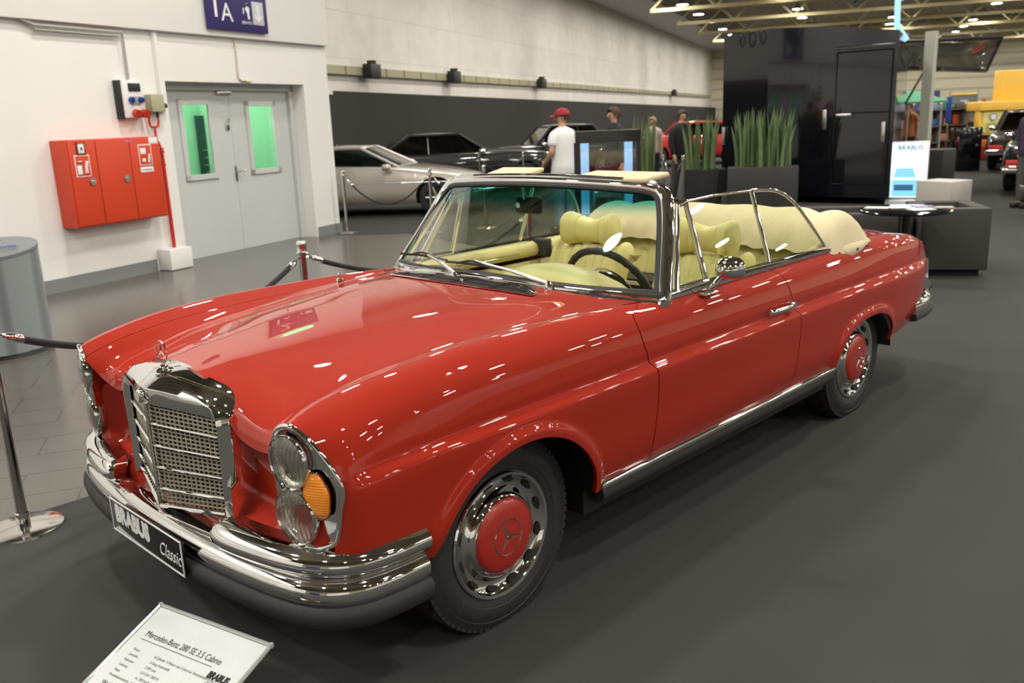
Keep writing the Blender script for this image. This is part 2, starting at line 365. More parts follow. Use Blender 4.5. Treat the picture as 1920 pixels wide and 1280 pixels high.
[MB().box(WP(nbu, -2.18, nbz-.05-.12*q), (.26-.04*(q % 2), .004, .02), TH).build('line', 'grey', o) for q in range(4)]
lp = MB().rbox(WP(3.3, -1.5, 2.76), (1.4, .3, .06), .01, TH)
o = lp.build('ceiling_light', emat('corridor_lamp', (1, .98, .92), 36)); tag(o, 'flat white ceiling lamp of the green corridor behind the door', 'ceiling light')
# ---- hall number sign
s0 = wuv(388, 52, .1); s1 = wuv(500, 65, .1); su0, su1 = s0[0], s1[0]; sz0 = (s0[1]+s1[1])/2; szt = sz0+1.22
sg = empty('hall_sign', WP((su0+su1)/2, .1, sz0), 0, 'dark blue hall sign reading 1A above the grey double door', 'sign')
o = inv(MB().rbox(WP((su0+su1)/2, .115, (sz0+szt)/2), (su1-su0, .05, szt-sz0), .006, TH).build('panel', 'signblue'), sg)
def wtext(nm, body, u, z, size, m, parent, off=.1415, **k):
    o = text(nm, body, size, m, None, WP(u, off, z), UW, (0, 0, 1), **k); return inv(o, parent)
wsg = su1-su0
wtext('numeral', '1', su0+.15, sz0+.33, .60, 'signwhite', sg, sx=.8)
wtext('letter', 'A', su0+.35, sz0+.21, .33, 'signwhite', sg)
wtext('numeral', '2', su0+.30, sz0+.88, .56, 'signwhite', sg)
wtext('service_caption', 'SERVICE', su0+.72, sz0+.115, .055, 'signwhite', sg)
b = MB(); 
b.lathe([(0, 0), (.022, 0), (.022, .004), (0, .004)], WP(su0+.74, .141, sz0+.36), n=16)
b.prism([WP(su0+.70+x, .1402, sz0+z) for x, z in ((0, .30), (.05, .33), (.09, .31), (.08, .22), (.09, .17), (.05, .16), (.04, .24))], NW*.003)
b.prism([WP(su0+.66+x, .1402, sz0+z) for x, z in ((0, .29), (.02, .31), (.02, .24), (0, .22))], NW*.003)
inv(b.build('service_pictogram', 'signwhite'), sg)
inv(MB().rbox(WP(su1-.19, .143, sz0+.25), (.22, .006, .30), .001, TH).build('arrow_field', mat('silver_field', (.55, .56, .60), .35, noise=.05)), sg)
b = MB(); cu, cz = su1-.19, sz0+.25
b.prism([WP(cu+x, .1465, cz+z) for x, z in ((-.013, .11), (.013, .11), (.013, -.07), (-.013, -.07))], NW*.003)
b.prism([WP(cu+x, .1465, cz+z) for x, z in ((0, -.115), (.075, -.035), (.058, -.018), (0, -.078))], NW*.003)
b.prism([WP(cu+x, .1465, cz+z) for x, z in ((0, -.115), (-.075, -.035), (-.058, -.018), (0, -.078))], NW*.003)
inv(b.build('down_arrow', 'signwhite'), sg)
ex = MB().rbox(WP((su0+su1)/2+.05, .13, szt+.22), (.62, .08, .16), .01, TH)
o = ex.build('exit_light', emat('exit_green', (.15, 1.0, .45), 3.0)); tag(o, 'green emergency exit light mounted above the dark blue hall sign', 'exit light')
o = MB().rbox(WP(1.1, .1, 4.35), (.55, .04, .34), .005, TH).build('small_sign', 'signblue'); tag(o, 'small dark blue sign high on the white wall left of the hall sign', 'sign')
# ---- red fire hose cabinet
cab = empty('fire_hose_cabinet', WP(1.0, .13, .7), 0, 'bright red fire hose cabinet on the white wall beside the grey door', 'cabinet')
def cpart(mb, name, m, **k): return inv(mb.build(name, m, None, **k), cab)
A = [wuv(*p, .26) for p in ((125, 262), (300, 255), (145, 428), (314, 403))]
c0, c1 = (A[0][0]+A[2][0])/2, (A[1][0]+A[3][0])/2; cz0, cz1 = .69, 1.64
cpart(MB().rbox(WP((c0+c1)/2, .125, (cz0+cz1)/2), (c1-c0, .25, cz1-cz0), .01, TH), 'body', 'red_box')
D = [wuv(*p, .26)[0] for p in ((188, 340), (250, 330))]
edges = [c0+.012, D[0], D[1], c1-.012]
for i in range(3):
    cpart(MB().rbox(WP((edges[i]+edges[i+1])/2, .256, (cz0+cz1)/2), (edges[i+1]-edges[i]-.008, .014, cz1-cz0-.03), .004, TH), 'door', 'red_box')
for p in ((175, 340), (239, 334)):
    u, z = wuv(*p, .27)
    o = cpart(MB().cyl(WP(u, .262, z), WP(u, .275, z), .042, n=24).rbox(WP(u, .28, z), (.045, .012, .018), .003, TH), 'lock', 'satin')
u, z = wuv(156, 311, .27)
o = cpart(MB().rbox(WP(u, .2645, z), (.19, .004, .235), .001, TH), 'hose_label', 'signwhite')
cpart(MB().rbox(WP(u, .2668, z), (.17, .003, .215), .001, TH), 'hose_label_field', 'red_box')
b = MB().rbox(WP(u-.045, .269, z-.04), (.06, .002, .10), .001, TH).lathe([(.0, 0), (.025, 0), (.025, .01), (0, .01)], WP(u-.035, .268, z+.045), n=14)
for k in range(4): b.tube(catmull([WP(u+.02+.012*k, .269, z-.08), WP(u+.03+.01*k, .269, z), WP(u+.045+.01*k, .269, z+.05)], 4), .004, n=5)
cpart(b, 'hose_and_flames', 'signwhite')
u, z = wuv(273, 290, .27)
cpart(MB().rbox(WP(u, .2645, z+.0), (.19, .004, .24), .001, TH), 'hose_label', 'signwhite')
cpart(MB().rbox(WP(u, .2668, z), (.17, .003, .22), .001, TH), 'hose_label_field', 'red_box')
b = MB().rbox(WP(u-.03, .269, z+.045), (.08, .002, .07), .001, TH).rbox(WP(u-.03, .269, z-.06), (.05, .002, .04), .001, TH)
for k in range(3): b.tube(catmull([WP(u+.03+.012*k, .269, z-.09), WP(u+.04+.01*k, .269, z-.03), WP(u+.05+.008*k, .269, z+.01)], 4), .004, n=5)
cpart(b, 'hydrant_and_flames', 'signwhite')
cpart(MB().rbox(WP(u, .2645, z-.17), (.19, .004, .06), .001, TH), 'caption_plate', 'signwhite')
wt = wtext('caption', 'Wandhydrant', u, z-.17, .026, 'ink', cab, .2675)
u, z = wuv(287, 263, .27); cpart(MB().rbox(WP(u, .2645, z), (.13, .003, .075), .001, TH), 'sticker', 'signwhite')
u, z = wuv(241, 265, .27); cpart(MB().rbox(WP(u, .2645, z), (.11, .003, .03), .001, TH), 'pink_sticker', mat('pink_sticker', (.7, .15, .25), .5, noise=.2))
u, z = wuv(151, 278, .27)
al = cpart(MB().rbox(WP(u, .266, z), (.12, .01, .145), .003, TH), 'alarm_button', mat('dark_red', (.16, .02, .01), .5, noise=.1))
cpart(MB().rbox(WP(u, .274, z-.005), (.075, .012, .10), .003, TH), 'button_glass', 'whiteplastic')
cpart(MB().rbox(WP(u, .2735, z+.055), (.075, .012, .022), .002, TH), 'button_cap', 'red_box')
cpart(MB().rbox(WP(u, .282, z-.005), (.018, .006, .03), .002, TH), 'button_mark', 'ink')
# ---- riser pipe, valve fork and white plinth
rp = empty('riser_pipe', WP(1.86, .05, .26), 0, 'thin red fire riser pipe with a fork top beside the door', 'pipe')
pu = wuv(318, 440, .06)[0]; put = wuv(297, 245, .06)[0]; pm = (pu+put)/2+.02
b = MB().tube([WP(pm, .07, .26), WP(pm, .07, 1.50)], .024).tube([WP(pm, .07, 1.28), WP(pm, .07, 1.30)], .034).tube([WP(pm, .07, 1.44), WP(pm, .07, 1.46)], .034)
b.tube(catmull([WP(pm, .07, 1.48), WP(pm-.03, .07, 1.56), WP(pm-.06, .07, 1.60), WP(pm-.06, .07, 1.72)], 6), .014)
b.tube(catmull([WP(pm-.13, .07, 1.90), WP(pm-.13, .07, 1.80), WP(pm-.11, .07, 1.755), WP(pm-.05, .07, 1.75), WP(pm-.01, .07, 1.755), WP(pm+.01, .07, 1.80), WP(pm+.01, .07, 1.90)], 6), .014).tube([WP(pm-.06, .07, 1.70), WP(pm-.06, .07, 1.755)], .014)
inv(b.build('pipe', 'red_pipe'), rp)
inv(MB().tube([WP(pm-.13, .07, 1.86), WP(pm-.13, .07, 1.93)], .018).tube([WP(pm+.01, .07, 1.86), WP(pm+.01, .07, 1.93)], .018).build('valve_cap', 'blackplastic'), rp)
o = MB().rbox(WP(1.72, .11, .135), (.36, .22, .26), .01, TH).build('plinth', 'wallwhite'); tag(o, 'white plinth at the foot of the red riser pipe', 'plinth')
# ---- socket distribution box with cable pipes
eb = empty('socket_box', WP(1.45, .05, 1.9), 0, 'white and black power socket box with blue and red outlets above the red cabinet', 'socket box')
def epart(mb, name, m, **k): return inv(mb.build(name, m, None, **k), eb)
E0 = wuv(237, 222, .12)[0]; E1 = wuv(272, 200, .12)[0]
epart(MB().rbox(WP(E0-.005, .05, 2.07), (.05, .10, .44), .01, TH), 'side', 'blackplastic')
epart(MB().rbox(WP((E0+E1)/2, .06, 2.07), (E1-E0, .12, .42), .012, TH), 'housing', 'whiteplastic')
epart(MB().rbox(WP((E0+E1)/2+.02, .125, 2.21), (.17, .02, .09), .005, TH), 'fuse_window', 'blackplastic')
epart(MB().rbox(WP((E0+E1)/2+.02, .122, 2.055), (.13, .01, .10), .003, TH), 'socket_field', 'grey')
for du in (-.07, .07): epart(MB().cyl(WP((E0+E1)/2+.02+du, .12, 2.07), WP((E0+E1)/2+.02+du, .16, 2.06), .034), 'blue_socket', 'blue_pl')
for du in (-.03, .09): epart(MB().cyl(WP((E0+E1)/2+.02+du, .12, 1.92), WP((E0+E1)/2+.02+du, .18, 1.90), .045, .05), 'red_socket', 'red_pl')
o = MB().rbox(WP(1.76, .06, 2.03), (.20, .12, .21), .01, TH).build('junction_box', 'olive'); tag(o, 'olive beige junction box beside the white socket box', 'junction box')
o = MB().tube([WP(1.87, .06, 2.0), WP(1.93, .06, 2.0)], .03).build('cable_plug', 'blackplastic'); tag(o, 'small black plug right of the olive junction box', 'plug')
cz = 2.83
b = MB().tube([WP(.12, .05, 2.885), WP(.28, .05, cz), WP(1.42, .05, cz), WP(1.42, .05, 2.30)], .017).tube([WP(.28, .05, cz-.045), WP(1.36, .05, cz-.045)], .012)
o = b.build('cable_conduit', mat('grey_conduit', (.42, .42, .40), .5, noise=.1)); tag(o, 'grey cable conduit running under the wall panel down to the socket box', 'conduit')
uu = wuv(300, 150, .03)[0]
o = MB().box(WP(uu, .02, 2.40), (.05, .04, .96), TH).box(WP(uu-.035, .015, 2.40), (.012, .03, .96), TH).build('cable_duct', 'wallwhite'); tag(o, 'white vertical cable duct left of the grey door', 'duct')
uu = wuv(444, 110, .02)[0]
o = MB().tube([WP(uu, .015, 2.88), WP(uu, .015, 2.36), WP(uu+.05, .02, 2.33), WP(uu+.12, .03, 2.33)], .012).rbox(WP(uu+.17, .03, 2.325), (.12, .04, .03), .01, TH).build('lamp_cable', mat('ivory', (.72, .66, .5), .5, noise=.1)); tag(o, 'ivory cable with a small connector over the grey door', 'cable')
o = MB().rbox(WP(uE+.13, -.1, wuv(628, 170, -.1)[1]), (.22, .01, .12), .002, TH).build('corner_plate', 'whiteplastic'); tag(o, 'small white plate sticking out from the wall corner', 'plate')
# ---- far white wall with cable tray, soffit and dark partition
wt_ = buv(1330, 62)[1]; print('far wall top', wt_)
WTOP = 6.9
b = MB().box(B0+UB*35+NB*-.2+Vector((0, 0, WTOP/2)), (110, .4, WTOP), TB); o = struct(b.build('wall_back', 'backwall'))
b = MB().box(BP(31, .075, 3.0), (66, .14, .20), TB)
tr = empty('cable_tray', BP(0, .07, 3.0), 0, 'long beige cable tray running along the far white wall', 'cable tray')
inv(b.build('tray', 'olive'), tr)
for k in range(62): inv(MB().box(BP(-1.5+k*1.05, .148, 3.0), (.05, .01, .205), TB).build('joint', mat('tray_joint', (.2, .18, .12), .5, noise=.1) if k == 0 else bpy.data.materials['tray_joint']), tr)
for i, p in enumerate(((692, 131), (847, 144), (1012, 157), (1262, 181))):
    u, z = buv(*p, .2)
    o = MB().rbox(BP(u, .285, 3.0), (.55 if i < 3 else .9, .25, .36), .03, TB).cyl(BP(u, .285, 3.18), BP(u, .285, 3.26), .12).build('speaker_clamp', 'blackplastic')
    tag(o, ['black fixture on the cable tray nearest the white wall corner', 'black fixture on the cable tray, second from the wall corner', 'black fixture on the cable tray above the man in the red cap', 'black fixture on the cable tray farthest away beside the black tower'][i], 'fixture', 'fixtures on the cable tray')
b = MB(); off = .35
u0, z0 = buv(622, 170, off); u1, z1 = buv(1240, 197, off)
def ptop(u): return z0+(z1-z0)*(u-u0)/(u1-u0)
b.prism([BP(-8, off, 0), BP(80, off, 0), BP(80, off, ptop(80)), BP(-8, off, ptop(-8))], NB*-.05)
o = b.build('partition_wall', 'partition'); tag(o, 'long charcoal partition wall standing in front of the far white wall', 'partition')
# soffit above the far wall
b = MB().box(BP(35, 1.2, WTOP+.1), (110, 2.9, .2), TB).box(BP(35, 2.7, WTOP+1.2), (110, .1, 2.4), TB)
struct(b.build('trim_2', wave_mat('grey_corrugated', (.16, .16, .15), (.42, .42, .40), .8, (0, 0, TB))))
# ---- rest of the hall shell
def HP(u, v, z): return B0+UB*u+NB*v+Vector((0, 0, z))
struct(MB().box(HP(25, 22, CEIL+.1), (122, 52, .2), TB).build('ceiling', 'ceilmat'))
struct(MB().box(HP(66, 22, CEIL/2), (.3, 52, CEIL), TB).build('wall_far', 'beige_clad'))
struct(MB().box(HP(-34, 22, CEIL/2), (.3, 52, CEIL), TB).build('wall_rear', 'beige_clad'))
struct(MB().box(HP(25, 46, CEIL/2), (122, .3, CEIL), TB).build('wall_right', 'beige_clad'))
# roof trusses
tr = None
def truss():
    b = MB(); L = 42
    for z in (6.3, 7.7): b.box((0, -L/2, z), (.16, L, .16))
    n = 14; st = L/n
    for i in range(n):
        y0 = -i*st; ym = -(i+.5)*st; y1 = -(i+1)*st
        b.cyl((0, y0, 6.3), (0, ym, 7.7), .055, n=6).cyl((0, ym, 7.7), (0, y1, 6.3), .055, n=6)
    return b.build('roof_truss', 'cream_steel')
t0_ = truss(); k = 0
for u in (-22, -14, -6, 2, 10, 17, 24, 31, 38, 45, 53, 61):
    o = t0_ if k == 0 else t0_.copy()
    if k: COL.objects.link(o)
    o.location = HP(u, 2.9, 0); o.rotation_euler = (0, 0, TB); k += 1
    tag(o, 'cream painted steel lattice truss spanning the hall under the ceiling', 'roof truss', 'roof trusses')
b = MB()
for v in (9, 20, 31): b.box(HP(28, v, 7.85), (116, .12, .16), TB)
struct(b.build('trim_3', 'cream_steel'))
struct(MB().box(HP(56, 24.5, CEIL/2), (.5, .5, CEIL), TB).box(HP(56, 15.5, CEIL/2), (.5, .5, CEIL), TB).build('wall_columns', 'white'))
# ---- high bay lamps
lampm = emat('high_bay_lamp_glass', (1.0, 0.95, 0.86), LAMP_L)
lr = empty('high_bay_lamp'); lr['category'] = 'ceiling light'
MB().lathe([(.06, .34), (.10, .30), (.14, .18), (.30, .02), (.31, 0), (.29, .01), (.12, .17), (0, .20)], n=20).build('reflector', mat('lamp_reflector', (.5, .5, .48), .4, .3, noise=.05), lr)
MB().lathe([(0, .022), (.27, .022)], n=20).build('lens', lampm, lr, fixn=False)
tag(lr, 'round bright high-bay lamp hanging under the hall roof', 'ceiling light', 'high bay lamps'); first = True
random.seed(3)
for i, u in enumerate(np.arange(-24, 60, 5.2)):
    for j, v in enumerate(np.arange(3.7, 42, 5.2)):
        p = HP(float(u)+(j % 2)*1.2, float(v), 6.9)
        if (p-W0).dot(NW) < .5 and p.x < 7.5: continue      # that spot lies inside the building behind the left wall
        o = lr if first else copy_tree(lr); first = False
        o.location = p
for u in (-7.5, .6):  # extra lamps added to brighten the white left wall
    o = copy_tree(lr); o.location = WP(u, 2.6, 6.8)
# ================================================================== THE RED CONVERTIBLE
# car frame: x to the rear from the front axle, y negative = the car's left side, z up
car = empty('convertible_car', (0, 0, 0), 0, 'glossy dark red vintage convertible with its top down and cream leather seats', 'car')
def pchip(xs, ys):
    xs = np.array(xs, float); ys = np.array(ys, float); h = np.diff(xs); d = np.diff(ys)/h; m = np.zeros_like(ys)
    for i in range(1, len(xs)-1):
        if d[i-1]*d[i] > 0:
            w1 = 2*h[i]+h[i-1]; w2 = h[i]+2*h[i-1]; m[i] = (w1+w2)/(w1/d[i-1]+w2/d[i])
    m[0] = d[0]; m[-1] = d[-1]
    def f(x):
        x = min(max(x, xs[0]), xs[-1]); i = min(int(np.searchsorted(xs, x, 'right'))-1, len(h)-1); i = max(i, 0)
        t = (x-xs[i])/h[i]; t2 = t*t; t3 = t2*t
        return (2*t3-3*t2+1)*ys[i]+(t3-2*t2+t)*h[i]*m[i]+(-2*t3+3*t2)*ys[i+1]+(t3-t2)*h[i]*m[i+1]
    return f
class Body:
    """network of lengthwise lines; key = (s, y, z) or (s, y, z, x)"""
    def __init__(b, lines, offs=None):
        b.n = len(lines); b.fy = []; b.fz = []; b.fx = []; b.offs = offs
        for L in lines:
            ss = [k[0] for k in L]
            b.fy.append(pchip(ss, [k[1] for k in L])); b.fz.append(pchip(ss, [k[2] for k in L]))
            b.fx.append(pchip(ss, [(k[3] if len(k) > 3 else k[0])-k[0] for k in L]))
        b.cache = {}
    def sec(b, s):
        k = round(s, 6)
        if k not in b.cache:
            b.cache[k] = [np.array((s+b.fx[i](s), b.fy[i](s), b.fz[i](s))) for i in range(b.n)]
        return b.cache[k]
    def at(b, s, v):
        P = b.sec(s); i = min(max(int(v), 0), b.n-2); t = v-i
        p1, p2 = P[i], P[i+1]; p0 = P[i-1] if i > 0 else 2*p1-p2; p3 = P[i+2] if i+2 < b.n else (P[-2]*np.array((1, -1, 1)) if b.mirror_end else 2*p2-p1)
        d0 = max(np.linalg.norm(p1-p0), 1e-5)**.5; d1 = max(np.linalg.norm(p2-p1), 1e-5)**.5; d2 = max(np.linalg.norm(p3-p2), 1e-5)**.5
        m1 = (p1-p0)/d0-(p2-p0)/(d0+d1)+(p2-p1)/d1; m2 = (p2-p1)/d1-(p3-p1)/(d1+d2)+(p3-p2)/d2
        m1 = m1*d1; m2 = m2*d1; t2 = t*t; t3 = t2*t
        p = (2*t3-3*t2+1)*p1+(t3-2*t2+t)*m1+(-2*t3+3*t2)*p2+(t3-t2)*m2
        if b.offs: p = b.offs(s, p)
        return p
    mirror_end = True
LN = [
 [(-.68, .80, .45, -.66), (-.60, .84, .44), (-.35, .868, .42), (0, .87, .37), (.42, .868, .36), (2.34, .868, .36), (3.0, .865, .38), (3.5, .835, .41), (3.86, .735, .46)],
 [(-.68, .825, .52, -.662), (-.60, .87, .50), (-.35, .893, .48), (0, .897, .47), (2.4, .897, .47), (3.0, .893, .47), (3.5, .863, .50), (3.86, .765, .54)],
 [(-.68, .833, .585, -.651), (-.60, .885, .60), (-.35, .903, .61), (0, .908, .61), (2.4, .908, .61), (3.0, .903, .61), (3.5, .872, .61), (3.86, .775, .62)],
 [(-.68, .853, .69, -.644), (-.60, .888, .715), (-.35, .909, .727), (0, .916, .730), (2.4, .915, .730), (3.0, .908, .725), (3.5, .874, .715), (3.86, .776, .70)],
 [(-.68, .857, .735, -.642), (-.60, .881, .738), (-.35, .905, .747), (0, .912, .749), (2.4, .911, .748), (3.0, .90, .747), (3.5, .866, .735), (3.86, .770, .72)],
 [(-.68, .853, .757, -.644), (-.60, .874, .760), (-.35, .881, .768), (0, .880, .770), (2.4, .878, .768), (3.0, .873, .766), (3.5, .842, .752), (3.86, .760, .74)],
 [(-.68, .830, .797, -.658), (-.60, .861, .806), (-.35, .876, .812), (0, .878, .815), (.9, .879, .817), (2.4, .876, .816), (3.0, .867, .808), (3.5, .837, .792), (3.86, .753, .768)],
 [(-.68, .792, .853, -.680), (-.60, .824, .877), (-.35, .842, .912), (0, .846, .928), (.5, .848, .928), (.9, .848, .926), (2.4, .843, .926), (3.0, .838, .916), (3.5, .808, .884), (3.86, .73, .832)],
 [(-.68, .735, .893, -.704), (-.66, .733, .903, -.682), (-.63, .731, .917, -.646), (-.58, .731, .934, -.585), (-.35, .745, .972), (0, .752, .990), (.5, .768, .984), (.9, .798, .963), (2.4, .795, .966), (2.8, .785, .960), (3.2, .770, .945), (3.6, .735, .902), (3.80, .70, .864), (3.86, .69, .835)],
 [(-.68, .672, .862, -.714), (-.66, .665, .874, -.692), (-.63, .656, .890, -.656), (-.60, .650, .905, -.612), (-.55, .650, .918), (-.35, .658, .944), (0, .662, .960), (.5, .690, .966), (.78, .735, .966), (.9, .765, .966), (2.4, .765, .966), (2.8, .70, .965), (3.2, .66, .952), (3.6, .63, .908), (3.80, .62, .872), (3.86, .60, .84)],
 [(-.68, .565, .768, -.676), (-.66, .565, .800, -.668), (-.63, .565, .826, -.648), (-.58, .565, .850, -.596), (-.5, .565, .875), (-.35, .57, .91), (0, .575, .943), (.5, .60, .970), (.85, .66, .978), (2.8, .55, .972), (3.2, .53, .962), (3.6, .51, .918), (3.80, .50, .88), (3.86, .49, .846)],
 [(-.68, .40, .778, -.678), (-.66, .40, .815, -.670), (-.63, .40, .848, -.648), (-.58, .39, .876, -.596), (-.5, .38, .904), (-.35, .38, .938), (0, .39, .976), (.5, .44, .998), (.85, .50, .995), (2.8, .32, .98), (3.2, .30, .975), (3.6, .28, .932), (3.80, .28, .892), (3.86, .28, .856)],
 [(-.68, .18, .925, -.66), (-.66, .18, .927, -.648), (-.63, .18, .930), (-.58, .18, .936), (-.5, .19, .947), (-.35, .19, .962), (0, .20, .990), (.5, .22, 1.008), (.85, .25, 1.004), (2.8, .16, .983), (3.2, .15, .980), (3.6, .14, .938), (3.80, .14, .898), (3.86, .14, .862)],
 [(-.68, 0, .935, -.66), (-.66, 0, .937, -.648), (-.63, 0, .939), (-.58, 0, .945), (-.5, 0, .955), (-.35, 0, .968), (0, 0, .994), (.5, 0, 1.011), (.85, 0, 1.006), (2.8, 0, .985), (3.2, 0, .983), (3.6, 0, .94), (3.80, 0, .90), (3.86, 0, .864)],
]
DF, DB = .745, 1.885          # door shut lines at crease height
fdoor = pchip([.36, .46, .62, .75, .86, .93, .952, .97, .99], [.0, .0, .012, .0, -.035, -.045, -.03, .05, .15])
bdoor = pchip([.36, .46, .62, .75, .86, .93, .952, .97, .99], [-.02, 0, .01, 0, -.03, -.06, -.09, -.13, -.16])
AF = (0.02, .33, .385, .350, 2.0); AR = (2.69, .33, .355, .262, 2.5)
def arch_z(x, A):
    t = abs(x-A[0])/A[2]
    return -1 if t >= 1 else A[1]+A[3]*(1-t**A[4])**(1/A[4])
def offs(s, p):
    x, y, z = p
    x = x+fdoor(z)*math.exp(-((s-DF)/.13)**2)+bdoor(z)*math.exp(-((s-DB)/.13)**2)
    for A in (AF, AR):
        if z < .80 and y > .8:
            dx, dz_ = (x-A[0])/A[2], (z-A[1])/A[3]
            if dz_ < 0: rr = abs(dx)
            else: rr = (abs(dx)**A[4]+abs(dz_)**A[4])**(1/A[4])
            d = (rr-1)*A[3]
            if d > -.03: y += .017*math.exp(-(max(d, 0)/.040)**4)*min(1, max(0, (.80-z)/.06))
    return np.array((x, y, z))
B = Body(LN, offs)
def v_of_z(s, z, vmax=4.0):
    lo, hi = 0.0, vmax
    if B.at(s, 0)[2] >= z: return 0.0
    for _ in range(22):
        m = (lo+hi)/2
        if B.at(s, m)[2] < z: lo = m
        else: hi = m
    return hi
def P3(p, sg): return (p[0], p[1]*sg, p[2])
def side_panel(s0, s1, v1, sg, name, ds=.03, nlow=30, arch=None, vtop=None, extra=()):
    ss = set(np.linspace(s0, s1, max(2, int((s1-s0)/ds)+1)))
    if arch:
        ss = {s for s in ss if abs(s-arch[0]) > arch[2]+.004}
        ss |= {arch[0]+arch[2]*math.cos(a) for a in np.linspace(0, math.pi, 49)}
        ss |= {arch[0]+arch[2]+1e-4, arch[0]-arch[2]-1e-4}
        ss |= {arch[0]+q*(arch[2]+1e-4+.008*k) for q in (-1, 1) for k in range(1, 11)}
    ss |= set(extra)
    ss = sorted(s for s in ss if s0-1e-9 <= s <= s1+1e-9)
    vu = [v for v in (list(np.arange(3, 9.001, .125)))]
    cols = []
    for s in ss:
        v0 = 0.0
        if arch:
            za = arch_z(s, arch)
            if za > 0: v0 = v_of_z(s, za, 5)
        vt = v1 if vtop is None else vtop(s)
        low = [v0+(3-v0)*t for t in np.linspace(0, 1, nlow)] if v0 < 3 else [v0]*nlow
        up = [max(v, v0) for v in np.linspace(3, vt, int((v1-3)*8)+1)[1:]]
        cols.append([P3(B.at(s, v), sg) for v in low+up])
    mb = MB().grid(cols)
    return mb, ss
def rim(me, depth):
    bm = bmesh.new(); bm.from_mesh(me); bm.normal_update()
    be = [e for e in bm.edges if e.is_boundary]; new = {}
    def nv(v, k):
        if (v, k) not in new: new[(v, k)] = bm.verts.new(v.co-v.normal*(depth*k))
        return new[(v, k)]
    for e in be:
        f0 = e.link_faces[0]; a, b_ = e.verts
        for l in f0.loops:
            if l.edge == e: a, b_ = l.link_loop_next.vert, l.vert
        A0, B0_, A1, B1 = nv(a, 0), nv(b_, 0), nv(a, 1), nv(b_, 1)
        try: bm.faces.new((A0, B0_, B1, A1))
        except ValueError: pass
    bm.to_mesh(me); bm.free(); smooth(me, 55)
def paint_build(mb, name, parent=car, t=.014, ang=55):
    o = mb.build(name, 'paint', parent, ang=ang)
    # orient outwards so that the sheet thickness grows inwards
    me = o.data; c = sum((Vector(v.co) for v in me.vertices), Vector())/len(me.vertices)
    return o
def orient(o, ref):
    """flip the mesh when its faces look towards ref"""
    me = o.data; s = 0
    for p in me.polygons: s += p.normal.dot(Vector(p.center)-Vector(ref))*p.area
    if s < 0:
        bm = bmesh.new(); bm.from_mesh(me); bmesh.ops.reverse_faces(bm, faces=bm.faces); bm.to_mesh(me); bm.free(); smooth(me, 55)
    rim(me, .016)
    return o
CORE = (1.5, 0, .5)
xbase = lambda y: .705+.215*(abs(y)/.815)**2.4     # windscreen foot, plan view
doors = {}
for sg, nm in ((-1, 'left'), (1, 'right')):
    # front wing
    mb, _ = side_panel(-.68, DF-.003, 9, sg, 'w', arch=AF); o = orient(paint_build(mb, 'front_wing'), (0, 0, .5))
    wing = o
    # cowl corner strip between door top and screen
    rows = [[P3(B.at(s, v), sg) for v in np.linspace(7.9, 9, 8)] for s in np.linspace(DF-.003, .93, 8)]
    mb, _ = side_panel(DF+.003, DB-.003, 9, sg, 'd', ds=.04, vtop=lambda s: 8.8); o = orient(paint_build(mb, 'door'), (1.3, 0, .6)); doors[sg] = o
    mb, _ = side_panel(DB+.003, 3.86, 9, sg, 'q', arch=AR, ds=.035); o = orient(paint_build(mb, 'rear_wing'), (2.9, 0, .6)); rearwing = o
# black strips added behind the panel gaps, standing in for the shade there
bk = MB()
for sg in (-1, 1):
    for sc_ in (DF, DB): bk.grid([[Vector(P3(B.at(sc_+ds_, v), sg))+Vector((0, -sg*.013, -.012 if v > 7.5 else 0)) for v in np.linspace(.05, 8.9, 50)] for ds_ in (-.03, .03)])
    bk.grid([[Vector(P3(B.at(s_, v), sg))+Vector((0, 0, -.014)) for s_ in np.linspace(-.64, .84, 40)] for v in (8.8, 9.2)])
    bk.grid([[Vector(P3(B.at(s_, v), sg))+Vector((0, 0, -.014)) for s_ in np.linspace(2.88, 3.84, 30)] for v in (8.8, 9.2)])
bk.build('shut_line_backing', 'black', car)
# bonnet
ns = 70; cols = []
for k in range(ns+1):
    cols.append([])
vs = [9.03+(13-9.03)*t for t in np.linspace(0, 1, 34)]
def bonnet_rows(sg):
    rows = []
    for v in vs:
        se = .7
        for _ in range(6): se = xbase(abs(B.at(min(se, .93), v)[1]))+.006
        tt = [-.68+.18*q for q in np.linspace(0, 1, 22)]+[-.5+(se+.5)*q for q in np.linspace(0, 1, 50)[1:]]
        rows.append([P3(B.at(s, v), sg) for s in tt])
    return rows
rl = bonnet_rows(-1); rr = bonnet_rows(1)[:-1][::-1]
o = orient(paint_build(MB().grid(rl+rr), 'bonnet'), (0, 0, .5))
# boot lid and rear deck
rows = []
for v in list(np.linspace(9.03, 13, 24)): rows.append([P3(B.at(s, v), -1) for s in np.linspace(2.86, 3.86, 34)])
rows += [[(x, -y, z) for x, y, z in r] for r in rows[:-1][::-1]]
orient(paint_build(MB().grid(rows), 'boot_lid'), (3.3, 0, .4))
# tail panel
e = [B.at(3.86, v) for v in np.linspace(0, 13, 60)]
cols = []
for t in np.linspace(0, 1, 8):
    cols.append([(3.86+.05*math.sin(t*math.pi/2), -p[1]*(1-.02*t), p[2]-.02*t*(1 if p[2] > .6 else -1)) for p in e]+[(3.86+.05*math.sin(t*math.pi/2), p[1]*(1-.02*t), p[2]-.02*t*(1 if p[2] > .6 else -1)) for p in e[::-1][1:]])
mb = MB().grid(cols); n = len(cols[-1]); mb.add(cols[-1], [(i, i+1, n-2-i, n-1-i) for i in range(n//2-1)])
mb.build('tail_panel', 'paint', car, ang=50)
